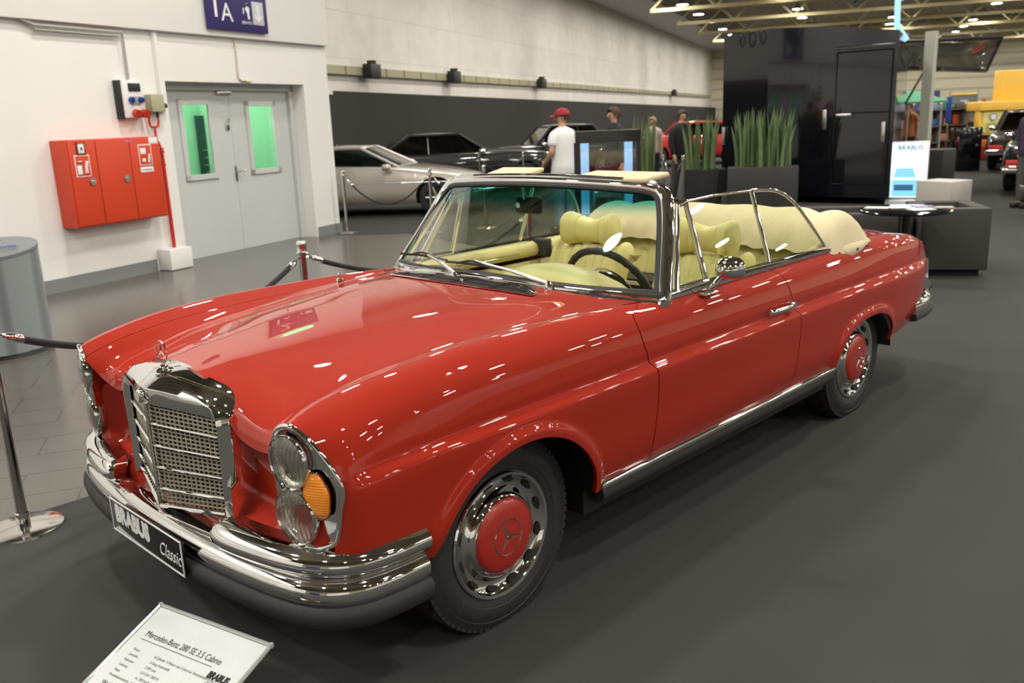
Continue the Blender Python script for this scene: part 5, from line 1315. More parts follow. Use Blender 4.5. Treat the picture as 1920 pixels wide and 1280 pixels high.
def framerect(P, Q, u0, u1, z0, z1, t=.012):
    c = [facept(P, Q, u0, z0), facept(P, Q, u1, z0), facept(P, Q, u1, z1), facept(P, Q, u0, z1)]; b = MB()
    for i in range(4): b.tube([c[i], c[(i+1) % 4]], t, n=6)
    return b
tpt(framerect(T2, T3, .10, .93, .35, 2.55), 'door_frame', 'gloss_black')
tpt(MB().tube([facept(T2, T3, .06, 2.62), facept(T2, T3, .96, 2.62)], .022, n=8), 'rain_rail', 'chrome')
tpt(framerect(T2, T3, .10, .93, .35, 1.55, .010), 'door_split', 'gloss_black')
for P, Q, u, z in ((T2, T3, .86, 1.22), (T1, T2, .96, 1.45), (T0, T1, .06, 1.2)):
    tpt(MB().rbox(facept(P, Q, u, z, .03), (.05, .07, .34), .012), 'hinge', 'satin')
tpt(MB().rbox(facept(T2, T3, .25, 1.52, .03), (.06, .26, .05), .01, rz=R(10)), 'door_handle', 'satin')
b = MB()
for k, r_ in ((.40, .10), (.62, .13), (.85, .11)):
    b.tube([facept(T0, T1, k+.5*r_*math.cos(a), hT[0]+(hT[1]-hT[0])*k-.14+r_*math.sin(a), .03) for a in np.linspace(0, 2*math.pi, 21)[:-1]], .008, n=5, closed=True)
tpt(b, 'cable_loop', 'blackplastic')
# lifted side flap with gas struts
q = [atdist(1672, 80, 16.0), atdist(1878, 71, 16.6), atdist(1850, 132, 18.6), atdist(1702, 128, 18.4)]
tpt(MB().prism(q, (0, 0, -.05)), 'flap', glassmat('tinted_flap_glass', (.62, .63, .62)))
b = MB()
for i in range(4): b.tube([q[i]+Vector((0, 0, .01)), q[(i+1) % 4]+Vector((0, 0, .01))], .035, n=6)
tpt(b, 'flap_edge', 'blackplastic')
for a, c in (((1722, 88), (1668, 180)), ((1737, 126), (1698, 194))): tpt(MB().tube([atdist(*a, 16.9), atdist(*c, 16.4)], .022, n=8), 'gas_strut', 'blackplastic')
b = MB().tube([Vector((T2.x+.8, T2.y, 3.4)), Vector((T2.x+.5, T2.y-1.1, 4.6))], .02).tube([Vector((T3.x+.3, T3.y+.6, 3.4)), Vector((T3.x+.5, T3.y-.4, 3.9))], .02)
tpt(b, 'stay_rod', 'blackplastic')
gpo = ground(1702, 372); po = MB().box((0, 0, 1.45), (.17, .17, 2.9)); o = po.build('support_post', mat('pale_grey_post', (.42, .43, .36), .5, noise=.05)); o.location = (gpo.x+.6, gpo.y, 0); tag(o, 'pale grey square post right of the black tower', 'post')
neon = [atdist(1684, -12, 15.8), atdist(1682, 48, 15.8), atdist(1700, 76, 15.8)]
o = MB().tube(neon, .055, n=8).build('light_tube', emat('cool_tube', (.45, .80, 1.0), .75)); tag(o, 'pale blue light tube hanging beside the top of the black tower', 'light')
# lit display
gd = ground(1700, 381); ds = empty('display_screen', (gd.x, gd.y, 0), math.atan2(ground(1728, 381).y-ground(1674, 381).y, ground(1728, 381).x-ground(1674, 381).x), 'bright white upright display showing a pale blue vehicle', 'display')
dw = .56; dh = lift(1700, 266, gd).z
MB().rbox((0, .02, dh/2+.05), (dw+.03, .06, dh-.08), .01).build('housing', 'whiteplastic', ds)
MB().box((0, -.014, dh/2+.05), (dw, .006, dh-.12)).build('screen', emat('screen_white', (.80, .93, 1.0), 1.15), ds)
text('lettering', 'BRABUS', .11, emat('screen_blue', (.05, .22, .36), .5), ds, (0, -.019, dh-.10), (1, 0, 0), (0, 0, 1), bold=.003)
bl = emat('screen_pale_blue', (.25, .62, .82), .8)
MB().prism([(-.24, -.019, .44), (-.20, -.019, .60), (.06, -.019, .60), (.12, -.019, .44)], (0, -.002, 0)).prism([(-.26, -.019, .12), (-.26, -.019, .40), (.22, -.019, .40), (.24, -.019, .12)], (0, -.002, 0)).build('picture', bl, ds)
MB().prism([(-.22, -.022, .22), (-.22, -.022, .32), (.08, -.022, .32), (.08, -.022, .22)], (0, -.002, 0)).build('picture_grille', emat('screen_dark_blue', (.06, .16, .3), .6), ds)
MB().box((0, 0, .03), (.7, .4, .05)).build('foot', 'whiteplastic', ds)
gw = ground(1765, 394); o = MB().rbox((0, 0, .23), (.60, .55, .46), .01).build('white_plinth', mat('beige_plinth', (.55, .52, .47), .5, noise=.05)); o.location = (gw.x+.1, gw.y+.02, .006); o.rotation_euler = (0, 0, R(75)); tag(o, 'low beige white box right of the bright display', 'plinth')
gs = ground(1742, 352); o = MB().rbox((0, 0, .38), (.7, .7, .76), .02).build('dark_pouf', 'sofa'); o.location = (gs.x, gs.y, .006); tag(o, 'dark cube seat behind the bright display', 'seat')
# ---- glass case with an engine model
gc = Vector(CAM)+Vector((_ray(1137, 300).x, _ray(1137, 300).y, 0))*9.6; gc.z = 0
cs2 = empty('display_case', (gc.x, gc.y, .006), R(-48), 'black framed glass display case with blue lit sides behind the windscreen', 'display case')
zt = 1.50; w2 = .64; d2 = .5
b = MB()
for x in (-w2/2, w2/2):
    for y in (-d2/2, d2/2): b.box((x, y, zt/2), (.045, .045, zt))
b.build('post', 'blackplastic', cs2)
MB().box((0, 0, zt-.05), (w2+.05, d2+.05, .12)).build('top', 'gloss_black', cs2); MB().box((0, 0, .30), (w2+.04, d2+.04, .6)).build('plinth', 'gloss_black', cs2)
for y in (-d2/2+.01,): MB().box((0, y, 1.0), (w2-.05, .006, .8)).build('glass_pane', 'clearglass', cs2)
MB().box((-w2/2+.09, .12, 1.0), (.09, .02, .8)).box((w2/2-.07, .12, 1.0), (.09, .02, .8)).build('light_panel', emat('case_blue', (.35, .62, .95), .7), cs2)
eng = MB().rbox((0, 0, .78), (.30, .24, .2), .03)
for k in range(4): eng.tube(catmull([(-.12+.08*k, -.05, .86), (-.12+.08*k, .0, .98), (-.12+.08*k, .08, .92)], 4), .018, n=8)
o = eng.build('engine_block', 'steel'); o.location = gc+Vector((0, 0, .006)); o.rotation_euler = (0, 0, R(-48)); tag(o, 'small metal engine piece inside the black framed display case', 'engine')
o = MB().lathe([(0, -.02), (.05, -.02), (.06, 0), (.05, .02), (0, .02)], (0, -.14, .93), axis='Y', n=16).build('orange_cap', mat('orange_cap', (.8, .12, .03), .4, noise=.1)); o.location = gc+Vector((0, 0, .006)); o.rotation_euler = (0, 0, R(-48)); tag(o, 'round orange cap inside the black framed display case', 'cap')
# ================================================================== OTHER CARS IN THE HALL
def paintmat(name, c, rough=.35, metal=0): return mat(name, c, rough, metal, 1.0, .03, .3)
def mini_car(label, prof, hw, pos, rz, pm, roof, wheel_r=.33, wb=2.6, chrome=True, open_top=False, glassm='darkglass', name='car', lampc_=None, trimm='chrome', nose=None, tail=None):
    """prof: list of (x, ztop, zbottom, halfwidth factor) from nose to tail; roof: (xa, xb, xc, xd, zr)"""
    r = empty(name, (pos[0], pos[1], .006), rz, label, 'car')
    K = lambda f: [(x,)+f(zt, zb, w) for x, zt, zb, w in prof]
    L = [K(lambda zt, zb, w: (hw*w*.92, zb)), K(lambda zt, zb, w: (hw*w*.985, zb+.10)), K(lambda zt, zb, w: (hw*w, zb+(zt-zb)*.45)), K(lambda zt, zb, w: (hw*w*.985, zb+(zt-zb)*.72)),
         K(lambda zt, zb, w: (hw*w*.94, zt-.07)), K(lambda zt, zb, w: (hw*w*.86, zt-.01)), K(lambda zt, zb, w: (hw*w*.5, zt+.012)), K(lambda zt, zb, w: (0, zt+.018))]
    bd = Body(L); s0, s1 = prof[0][0], prof[-1][0]
    arches = [(0, wheel_r, wheel_r+.05, wheel_r+.05, 2.0), (wb, wheel_r, wheel_r+.05, wheel_r+.05, 2.0)]
    def voz(s, z):
        lo, hi = 0.0, 4.5
        if bd.at(s, 0)[2] >= z: return 0.0
        for _ in range(16):
            m = (lo+hi)/2
            if bd.at(s, m)[2] < z: lo = m
            else: hi = m
        return hi
    ss = set(np.linspace(s0, s1, 60))
    for A in arches:
        ss = {s for s in ss if abs(s-A[0]) > A[2]}; ss |= {A[0]+A[2]*math.cos(a) for a in np.linspace(0, math.pi, 19)}; ss |= {A[0]+A[2]+1e-3, A[0]-A[2]-1e-3}
    cols = []
    for s in sorted(ss):
        v0 = 0.0
        for A in arches:
            za = arch_z(s, A)
            if za > 0: v0 = voz(s, za)
        half = [bd.at(s, v0+(7-v0)*t) for t in np.linspace(0, 1, 26)]
        cols.append([P3(p, -1) for p in half]+[P3(p, 1) for p in half[::-1][1:]])
    mb = MB().grid(cols)
    for c in (cols[0], cols[-1]):
        n = len(c); mb.add(c, [(i, i+1, n-2-i, n-1-i) for i in range(n//2)])
    mb.build('body', pm, r, ang=50)
    MB().box(((s0+s1)/2, 0, .32), (s1-s0-.5, hw*1.3, .22)).build('underbody', 'black', r)
    xa, xb, xc, xd, zr = roof; zb_ = lambda x: bd.at(min(max(x, s0), s1), 7)[2]-.03; wbt, wrf = hw*.84, hw*.68
    if not open_top:
        rows = []
        for x, fz in ((xb-.03, -.04), (xb+.08, -.005), ((xb+xc)/2, .015), (xc-.08, .0), (xc+.03, -.05)):
            rows.append([(x, y*wrf, zr+fz-.06*abs(y)**3) for y in np.linspace(-1, 1, 13)])
        MB().grid(rows).build('roof', pm, r, solid=.03, ang=60)
        b = MB()
        lo_ = [(xa, .86), (xb+.1, 1), ((xb+xc)/2, 1.0), (xc, 1), (xd, .86)]
        base = [(xa, -wbt*.85), (xa+.12, -wbt), (xd-.12, -wbt), (xd, -wbt*.85), (xd, wbt*.85), (xd-.12, wbt), (xa+.12, wbt), (xa, wbt*.85)]
        top = [(xb, -wrf*.9), (xb+.04, -wrf), (xc-.04, -wrf), (xc, -wrf*.9), (xc, wrf*.9), (xc-.04, wrf), (xb+.04, wrf), (xb, wrf*.9)]
        rows = [[(x, y, zb_(x)) for x, y in base+base[:1]], [(x, y, zr-.055) for x, y in top+top[:1]]]
        MB().grid(rows).build('glazing', glassm, r, ang=20, fixn=False)
        for sg in (-1, 1):
            b = MB().tube([(xa, sg*wbt*.95, zb_(xa)), (xb, sg*wrf*.96, zr-.05)], .032, n=8).tube([(xd, sg*wbt*.95, zb_(xd)), (xc, sg*wrf*.96, zr-.05)], .06, n=8).tube([(xb, sg*wrf, zr-.05), (xc, sg*wrf, zr-.05)], .03, n=8)
            b.build('pillar', pm, r)
            MB().tube([((xb+xc)/2+.15, sg*wbt, zb_(1.4)), ((xb+xc)/2+.15, sg*wrf, zr-.05)], .018, n=6).build('side_post', trimm, r)
        MB().rbox(((xa+xd)/2, 0, .75), (.9, hw*1.3, .5), .08).build('cabin', 'blackplastic', r)
    for sg in (-1, 1):
        for x in (0, wb):
            w = empty('wheel', (x, sg*(hw-.13), wheel_r)); w.parent = r
            MB().lathe([(.2, -.09*sg), (wheel_r-.05, -.10*sg), (wheel_r, -.07*sg), (wheel_r, .07*sg), (wheel_r-.05, .10*sg), (wheel_r*.64, .095*sg)], axis='Y', n=32).build('tyre', 'rubber', w)
            rm = MB().lathe([(wheel_r*.66, .09*sg), (wheel_r*.6, .06*sg), (.06, .05*sg), (.05, .08*sg), (0, .085*sg)], axis='Y', n=32)
            rm.build('rim', 'blackplastic' if lampc_ == 'modern' else 'chrome', w)
            if lampc_ == 'modern':
                for k in range(5):
                    a = 2*math.pi*k/5; MB().cyl((0, .08*sg, 0), (wheel_r*.63*math.cos(a), .09*sg, wheel_r*.63*math.sin(a)), .035, .028, n=8).build('rim_spoke', 'satin', w)
        MB().rbox((xa+.18, sg*(hw+.06), zb_(xa)+.02), (.16, .18, .12), .05, n=3).build('door_mirror', pm if not chrome else 'chrome', r)
        zt0 = prof[1][1]
        MB().lathe([(0, -.05), (.08, -.04), (.095, 0), (.08, .05)], (prof[0][0]-.0, sg*hw*.66, zt0-.16), axis='X', n=20).build('headlamp', 'satin', r)
        MB().rbox((s1+.005, sg*hw*.68, prof[-1][1]-.17), (.05, .30, .13), .02).build('tail_lamp', 'red_pl', r)
        MB().tube([(s0+.5, sg*hw*1.0, .62), (s1-.6, sg*hw*.995, .62)], .010, n=6).build('side_trim', trimm, r)
        MB().tube([((x), sg*(hw*.985), .80) for x in ((xb+xc)/2-.0, (xb+xc)/2+.14)], .014, n=6).build('door_handle', trimm, r)
    bm_ = 'chrome' if chrome else pm
    MB().rbox((s0-.05, 0, .45), (.14, hw*1.85, .13), .05, n=3).build('front_bumper', bm_, r)
    MB().rbox((s1+.06, 0, .47), (.14, hw*1.85, .13), .05, n=3).build('rear_bumper', bm_, r)
    if chrome: MB().rbox((s0-.01, 0, .66), (.06, hw*.7, .30), .02).build('grille', 'chrome', r)
    return r
def cpos(px, py, rz, loc):   # origin so that the local point loc sits on the ground point seen at px,py
    g = ground(px, py); c, s = math.cos(rz), math.sin(rz); return (g.x-(c*loc[0]-s*loc[1]), g.y-(s*loc[0]+c*loc[1]))
silver = paintmat('silver_metallic', (.52, .48, .43), .35, .55); bluk = paintmat('black_car_paint', (.006, .006, .007)); redp = paintmat('red_car_paint', (.45, .015, .02)); dk = paintmat('dark_brown_paint', (.018, .014, .012))
modern = [(-.86, .52, .35, .70), (-.74, .62, .25, .88), (-.35, .74, .22, .97), (.2, .84, .22, 1), (.75, .90, .22, 1), (1.6, .93, .22, 1), (2.6, .95, .22, 1), (3.1, .96, .25, .96), (3.45, .93, .3, .90), (3.55, .85, .4, .82)]
rz = R(127)
c1 = mini_car('silver coupe parked behind the rope by the white wall corner', modern, .90, cpos(822, 404, rz, (0, .80)), rz, silver, (.70, 1.45, 2.25, 3.05, 1.30), chrome=False, lampc_='modern', trimm='satin', name='coupe')
classic = [(-.80, .70, .42, .86), (-.70, .84, .30, .95), (-.2, .92, .28, 1), (.5, .96, .28, 1), (1.6, .95, .28, 1), (2.6, .95, .28, 1), (3.2, .93, .30, .97), (3.8, .86, .36, .92), (3.95, .74, .42, .88)]
rz = R(143)
c2 = mini_car('black two-door classic coupe with chrome window frames behind the silver coupe', [(x if x < 1 else x+.35, z, zb, w) for x, z, zb, w in classic], .93, cpos(985, 357, rz, (0, .80)), rz, bluk, (.85, 1.52, 2.7, 3.4, 1.42), wb=3.0, name='coupe')
rz = R(-30)
c3 = mini_car('black open-top classic car behind the man in the white shirt', classic, .92, cpos(945, 345, rz, (0, -.80)), rz, bluk, (.95, 1.45, 2.6, 3.1, 1.48), name='classic_car', wb=2.9, glassm='darkglass')
rz = R(-30)
c4 = mini_car('bright red classic car with chrome front partly hidden by the sword plants', classic, .88, cpos(1232, 315, rz, (0, -.80)), rz, redp, (.9, 1.3, 2.3, 2.9, 1.38), name='classic_car')
# cars cut by the right edge, seen from behind
rz = R(200)
c5 = mini_car('black classic car with chrome bumper and tail lamps at the right edge', classic, .88, cpos(1890, 358, R(191), (2.75, -.75)), R(191), bluk, (.9, 1.3, 2.3, 2.9, 1.40), name='classic_car')
c6 = mini_car('dark classic car farther back at the right edge before the yellow booth', classic, .88, cpos(1858, 318, R(191), (2.75, -.75)), R(191), dk, (.9, 1.3, 2.3, 2.9, 1.42), name='classic_car')
g_ = ground(1912, 412)
o = MB().tube(catmull([(0, 0, .42), (.02, -.12, .44), (.12, -.24, .46), (.5, -.34, .47)], 6), .055, n=12).tube(catmull([(.02, -.04, .56), (.06, -.16, .56), (.3, -.26, .57)], 6), .045, n=12)
c7 = mini_car('pale classic car of which only the chrome bumper tip shows at the right edge', classic, .86, (g_.x+.62, g_.y-.98), R(-20), paintmat('pale_green_paint', (.35, .42, .36)), (.9, 1.3, 2.3, 2.9, 1.38), name='classic_car')
# ================================================================== PEOPLE
M['lip'] = mat('lip', (.40, .14, .11), .5, noise=.1); M['skin'] = mat('skin', (.58, .33, .22), .55, noise=.06); M['hair'] = mat('brown_hair', (.07, .035, .018), .7, noise=.3); M['blond'] = mat('blond_hair', (.5, .35, .16), .7, noise=.2)
M['tee'] = mat('white_tshirt', (.80, .80, .79), .85, noise=.03); M['navy'] = mat('navy_cloth', (.012, .014, .022), .85, noise=.2); M['blk'] = mat('black_sweater', (.012, .012, .013), .9, noise=.2)
M['jeans'] = mat('pale_blue_jeans', (.22, .27, .36), .85, noise=.15); M['greytr'] = mat('grey_trousers', (.10, .095, .085), .9, noise=.15); M['shoe'] = mat('dark_shoe', (.02, .018, .016), .6, noise=.2); M['cap'] = mat('red_cap_cloth', (.30, .02, .03), .8, noise=.1)
def skin(name, V_, E_, rad, m, parent, sub=2, root=0):
    me = bpy.data.meshes.new(name); me.from_pydata([tuple(v) for v in V_], E_, []); me.materials.append(M[m] if isinstance(m, str) else m)
    o = bpy.data.objects.new(name, me); COL.objects.link(o); o.parent = parent
    sk = o.modifiers.new('skin', 'SKIN'); sk.use_smooth_shade = True
    if not me.skin_vertices: 
        bm = bmesh.new(); bm.from_mesh(me); bm.verts.layers.skin.verify(); bm.to_mesh(me); bm.free()
    d = me.skin_vertices[0].data
    for i, r_ in enumerate(rad): d[i].radius = r_ if isinstance(r_, tuple) else (r_, r_); d[i].use_root = (i == root)
    s_ = o.modifiers.new('sub', 'SUBSURF'); s_.levels = sub; s_.render_levels = sub
    return o
def person(label, pos, rz, top, legs, hairm, H=1.78, walk=.0, armbend=(0, 0), cap=None, sleeves='short', headturn=0.0):
    """faces local +x"""
    p = empty('person', (pos[0], pos[1], .006), rz, label, 'person'); k = H/1.78
    S_ = lambda x, y, z: Vector((x*k, y*k, z*k))
    st = walk
    hip = .93; V_ = [S_(0, 0, .97), S_(0, 0, 1.12), S_(.01, 0, 1.28), S_(0, 0, 1.42), S_(0, 0, 1.50), S_(.015, 0, 1.56)]
    rad = [(.10, .125), (.10, .125), (.12, .165), (.085, .14), (.055, .055), (.05, .05)]; E_ = [(0, 1), (1, 2), (2, 3), (3, 4), (4, 5)]
    hands = []
    for sg, stp, ab in ((1, st, armbend[0]), (-1, -st, armbend[1])):
        n0 = len(V_)
        V_ += [S_(0, sg*.09, .90), S_(stp*.5+.02, sg*.095, .50), S_(stp, sg*.095, .09), S_(stp+.13, sg*.10, .045)]; rad += [.085, .058, .042, .035]
        E_ += [(0, n0), (n0, n0+1), (n0+1, n0+2), (n0+2, n0+3)]
        n1 = len(V_); e_ = S_(-stp*.3-.03, sg*.235, 1.16); h_ = e_+Vector((.25*math.sin(ab)-stp*.25, -.05*sg*math.sin(ab), -.25*math.cos(ab)))*k
        V_ += [S_(0, sg*.165, 1.405), e_, h_]; rad += [.048, .042, .028]; E_ += [(3, n1), (n1, n1+1), (n1+1, n1+2)]; hands.append((h_, (h_-e_).normalized(), sg, n1, stp, n0))
        # hand: palm and five fingers grown from the wrist
        d = (h_-e_).normalized(); side = Vector((1, 0, 0)) if abs(d.z) > .7 else Vector((0, 0, 1)); side = (side-d*side.dot(d)).normalized()
        n2 = len(V_); V_ += [h_+d*.05*k, h_+d*.085*k]; rad += [(.034, .018), (.036, .016)]; E_ += [(n1+2, n2), (n2, n2+1)]
        for f, off_ in enumerate((-.03, -.01, .01, .03)):
            n3 = len(V_); ln = (.062, .078, .082, .068)[f]; V_ += [h_+d*.115*k+side*off_*k, h_+d*(.095+ln)*k+side*off_*1.1*k+Vector((0, -sg*.015, 0))*k]; rad += [.0095, .008]; E_ += [(n2+1, n3), (n3, n3+1)]
        n3 = len(V_); V_ += [h_+d*.055*k+side*.045*k, h_+d*.095*k+side*.062*k]; rad += [.011, .009]; E_ += [(n2, n3), (n3, n3+1)]
    # head on the same surface
    hd = Vector((math.cos(headturn), math.sin(headturn), 0)); hs = Vector((-hd.y, hd.x, 0)); hc = S_(.02, 0, 1.635)
    n = len(V_); V_ += [hc-Vector((0, 0, .045))*k, hc, hc+Vector((0, 0, .055))*k]; rad += [(.068, .060), (.092, .078), (.082, .072)]; E_ += [(5, n), (n, n+1), (n+1, n+2)]
    body = skin('body', V_, E_, rad, 'skin', p)
    b = MB(); c = hc
    b.add([c+hd*.088*k+Vector((0, 0, .02)), c+hd*.118*k-Vector((0, 0, .018)), c+hd*.086*k+hs*.014-Vector((0, 0, .022)), c+hd*.086*k-hs*.014-Vector((0, 0, .022))], [(0, 1, 2), (0, 3, 1), (1, 3, 2)])
    for s2 in (-1, 1): b.lathe([(0, -.006), (.018, -.004), (.024, .004), (.014, .01)], c+hs*s2*.082*k-hd*.008+Vector((0, 0, -.005)), axis='Y', n=10)
    b.build('nose_and_ears', 'skin', p, ang=60)
    b = MB()
    for s2 in (-1, 1): b.lathe([(0, -.008), (.008, -.004), (.010, .0), (.008, .004), (0, .008)], c+hd*.082*k+hs*s2*.030+Vector((0, 0, .012)), n=10)
    b.build('eyes', 'ink', p)
    MB().tube([c+hd*.086*k+hs*.022-Vector((0, 0, .048)), c+hd*.094*k-Vector((0, 0, .05)), c+hd*.086*k-hs*.022-Vector((0, 0, .048))], .004, n=6).build('mouth', M['lip'], p)
    # hair or cap: shell over the skull
    rows = []
    for i in range(9):
        t = i/8*math.pi*(.56 if cap else .70); r = []
        for j in range(25):
            a = 2*math.pi*j/24; front = math.cos(a)
            tt = t*(1-.52*max(0, front)) if not cap else t*.88
            rr = (.101 if cap else .092)*k; v = hd*(rr*1.04*math.sin(tt)*math.cos(a))+hs*(rr*.90*math.sin(tt)*math.sin(a))+Vector((0, 0, rr*1.0*math.cos(tt)))
            r.append(c+Vector((0, 0, (.032 if cap else .022)*k))-hd*(.008 if cap else .012)+v)
        rows.append(r)
    MB().grid(rows).build('cap' if cap else 'hair', cap or hairm, p, solid=.012, soff=1, ang=80)
    if cap:
        rows = [[c+hd*(.085+dd)*k+hs*(w*q)*k+Vector((0, 0, .052-.02*abs(q)-dd*.15)) for q in np.linspace(-1, 1, 9)] for dd, w in ((0, .07), (.05, .062), (.085, .03))]
        MB().grid(rows).build('cap_peak', cap, p, solid=.006)
        rows = []
        for i in range(4):
            t = (.42+.18*i/3)*math.pi; rows.append([c+Vector((0, 0, .01*k))-hd*.008+hd*(.095*math.sin(t)*math.cos(a))+hs*(.083*math.sin(t)*math.sin(a))+Vector((0, 0, .10*math.cos(t))) for a in np.linspace(R(80), R(280), 15)])
        MB().grid(rows).build('hair', hairm, p, solid=.01, soff=1)
    # shirt
    rows = []
    for z, rx, ry in ((.855, .145, .188), (.87, .155, .195), (1.0, .140, .178), (1.15, .135, .178), (1.28, .142, .195), (1.38, .135, .208), (1.43, .122, .200), (1.46, .108, .170), (1.485, .09, .125), (1.505, .068, .080), (1.515, .056, .060)):
        rows.append([S_(rx*math.copysign(abs(math.cos(a_))**.85, math.cos(a_)), ry*math.copysign(abs(math.sin(a_))**.85, math.sin(a_)), z) for a_ in np.linspace(0, 2*math.pi, 29)])
    MB().grid(rows).build('shirt', top, p, ang=80)
    for h_, d, sg, n1, stp, n0 in hands:
        sh, el, wr = V_[n1], V_[n1+1], V_[n1+2]; s0_ = Vector((sh.x, sh.y*.62, sh.z-.005)); s1_ = Vector((sh.x, sh.y*1.02, sh.z-.005))
        if sleeves == 'short': skin('sleeve', [s0_, s1_, s1_.lerp(el, .70)], [(0, 1), (1, 2)], [.090, .088, .076], top, p)
        else: skin('sleeve', [s0_, s1_, el, wr], [(0, 1), (1, 2), (2, 3)], [.090, .088, .070, .050], top, p)
    V3 = [S_(0, 0, 1.02), S_(0, 0, .92)]; r3 = [(.14, .175), (.15, .19)]; E3 = [(0, 1)]
    for h_, d, sg, n1, stp, n0 in hands:
        q0 = len(V3); V3 += [S_(0, sg*.09, .85), V_[n0+1], V_[n0+2]+Vector((0, 0, -.02))]; r3 += [.115, .090, .075]; E3 += [(1, q0), (q0, q0+1), (q0+1, q0+2)]
        f = V_[n0+2]; MB().rbox((f.x+.06, f.y, .045), (.27*k, .095, .09), .035, n=4).build('shoe', 'shoe', p)
    skin('trousers', V3, E3, r3, legs, p)
    return p
def ppos(px, dist):
    d = _ray(px, 230); h = Vector((d.x, d.y, 0)); return Vector(CAM)*1+h*dist
a = ppos(1055, 12.7); person('person seen from behind in a white T-shirt, red cap and pale jeans', (a.x, a.y), R(78), 'tee', 'jeans', 'hair', 1.80, armbend=(1.0, 1.0), cap='cap', headturn=R(55))
a = ppos(1152, 13.8); person('person with brown hair in dark clothes behind the black display case', (a.x, a.y), R(150), 'navy', 'navy', 'hair', 1.82, sleeves='long', headturn=R(10))
a = ppos(1278, 16.4); person('person walking in a black sweater and grey trousers between the plants', (a.x, a.y), R(-115), 'blk', 'greytr', 'hair', 1.74, walk=.16, sleeves='long', armbend=(.3, .2))
a = ppos(1224, 20.5); person('blond person in a pale top beyond the tall sword leaves', (a.x, a.y), R(190), mat('pale_top', (.6, .5, .45), .8, noise=.1), 'navy', 'blond', 1.62)
# people and goods at the far stands
a = ppos(1725, 24); person('distant person in a dark top at the far stands right of the black tower', (a.x, a.y), R(200), 'navy', 'navy', 'hair', 1.75)
a = ppos(1703, 23); person('distant person in an orange top at the far stands beside the grey post', (a.x, a.y), R(180), mat('orange_top', (.5, .16, .05), .8, noise=.1), 'navy', 'hair', 1.72)
a = ppos(1938, 13.6); person('person in a dark jacket beside the black classic car at the right edge', (a.x, a.y), R(150), mat('plum_jacket', (.05, .03, .06), .8, noise=.1), 'greytr', 'hair', 1.7, sleeves='long')
# ================================================================== FAR STANDS
FA = math.atan2(-(_ray(1760, 230).x), _ray(1760, 230).y)   # stands face the camera
def stand_at(px, dist): 
    d = _ray(px, 200); return Vector((CAM[0]+d.x*dist, CAM[1]+d.y*dist, .0))
fr_ = R(-48)
yel = mat('yellow_booth', (.92, .56, .08), .5, noise=.06, nscale=2)
yb = stand_at(1900, 25); r = empty('yellow_booth', (yb.x, yb.y, .006), fr_, 'large yellow booth with a round emblem poster at the right edge', 'booth')
MB().rbox((.75, .4, 2.04), (2.1, .5, .86), .03).build('upper_sign', yel, r)
MB().rbox((.75, .25, 1.50), (3.5, .9, .26), .03).build('fascia', yel, r)
MB().rbox((-.60, .05, 1.04), (.75, .3, .68), .02).build('side_panel', yel, r)
MB().rbox((-.60, -.12, 1.06), (.54, .02, .58), .01).build('poster', mat('pale_yellow_poster', (.75, .68, .25), .5, noise=.05), r)
MB().lathe([(0, -.15), (.11, -.15), (.11, -.13)], (-.60, 0, 1.20), axis='Y', n=24).build('emblem_ring', 'grey', r); MB().lathe([(0, -.16), (.075, -.16), (.075, -.15)], (-.60, 0, 1.20), axis='Y', n=24).build('emblem', 'whiteplastic', r)
for q in range(4): MB().box((-.60, -.14, 1.02-.06*q), (.38-.06*(q % 2), .01, .016)).build('poster_line', mat('olive_line', (.3, .25, .08), .6, noise=.1) if q == 0 else bpy.data.materials['olive_line'], r)
MB().rbox((.4, .35, .44), (2.6, .6, .20), .02).build('orange_counter', mat('orange_counter', (.75, .12, .01), .5, noise=.1), r)
MB().rbox((.4, .35, .17), (2.6, .55, .32), .02).build('red_base', mat('dark_red_base', (.25, .02, .01), .5, noise=.1), r)
MB().rbox((1.3, .8, .9), (2.2, .3, .8), .02).build('dark_back', 'blackplastic', r)
bc_ = ground(1806, 320); r = MB().rbox((0, 0, .52), (.55, .5, 1.04), .01).build('black_pedestal', 'gloss_black'); r.location = (bc_.x, bc_.y, .006); r.rotation_euler = (0, 0, fr_); tag(r, 'narrow black pedestal cabinet standing before the far stands', 'pedestal')
ps = stand_at(1806, 30); r = empty('poster_frame', (ps.x, ps.y, .006), fr_, 'banner with a grey vehicle picture on two thin poles at the far stands', 'banner')
MB().rbox((0, 0, 1.62), (.85, .04, .52), .01).build('banner', mat('grey_banner', (.16, .18, .19), .5, noise=.5, nscale=3), r)
MB().rbox((0, -.02, 1.90), (.85, .05, .06), .01).build('yellow_strip', yel, r)
for x in (-.46, .46): MB().cyl((x, 0, 0), (x, 0, 2.05), .025).build('pole', 'satin', r)
MB().rbox((-.03, -.03, 1.56), (.55, .03, .13), .05).rbox((0, -.03, 1.66), (.28, .03, .10), .05).build('car_picture', mat('pale_picture', (.4, .42, .42), .5, noise=.3), r)
gm = stand_at(1703, 22); o = MB().lathe([(0, 1.98), (.2, 1.95), (.9, 1.70), (.9, 1.66), (.2, 1.88), (0, 1.92)], n=10).build('green_parasol', mat('green_canvas', (.05, .28, .13), .7, noise=.1)); MB().cyl((0, 0, 0), (0, 0, 1.95), .025).build('pole', 'satin', o); o.location = (gm.x, gm.y, .006); tag(o, 'green parasol over the far market stall', 'parasol')
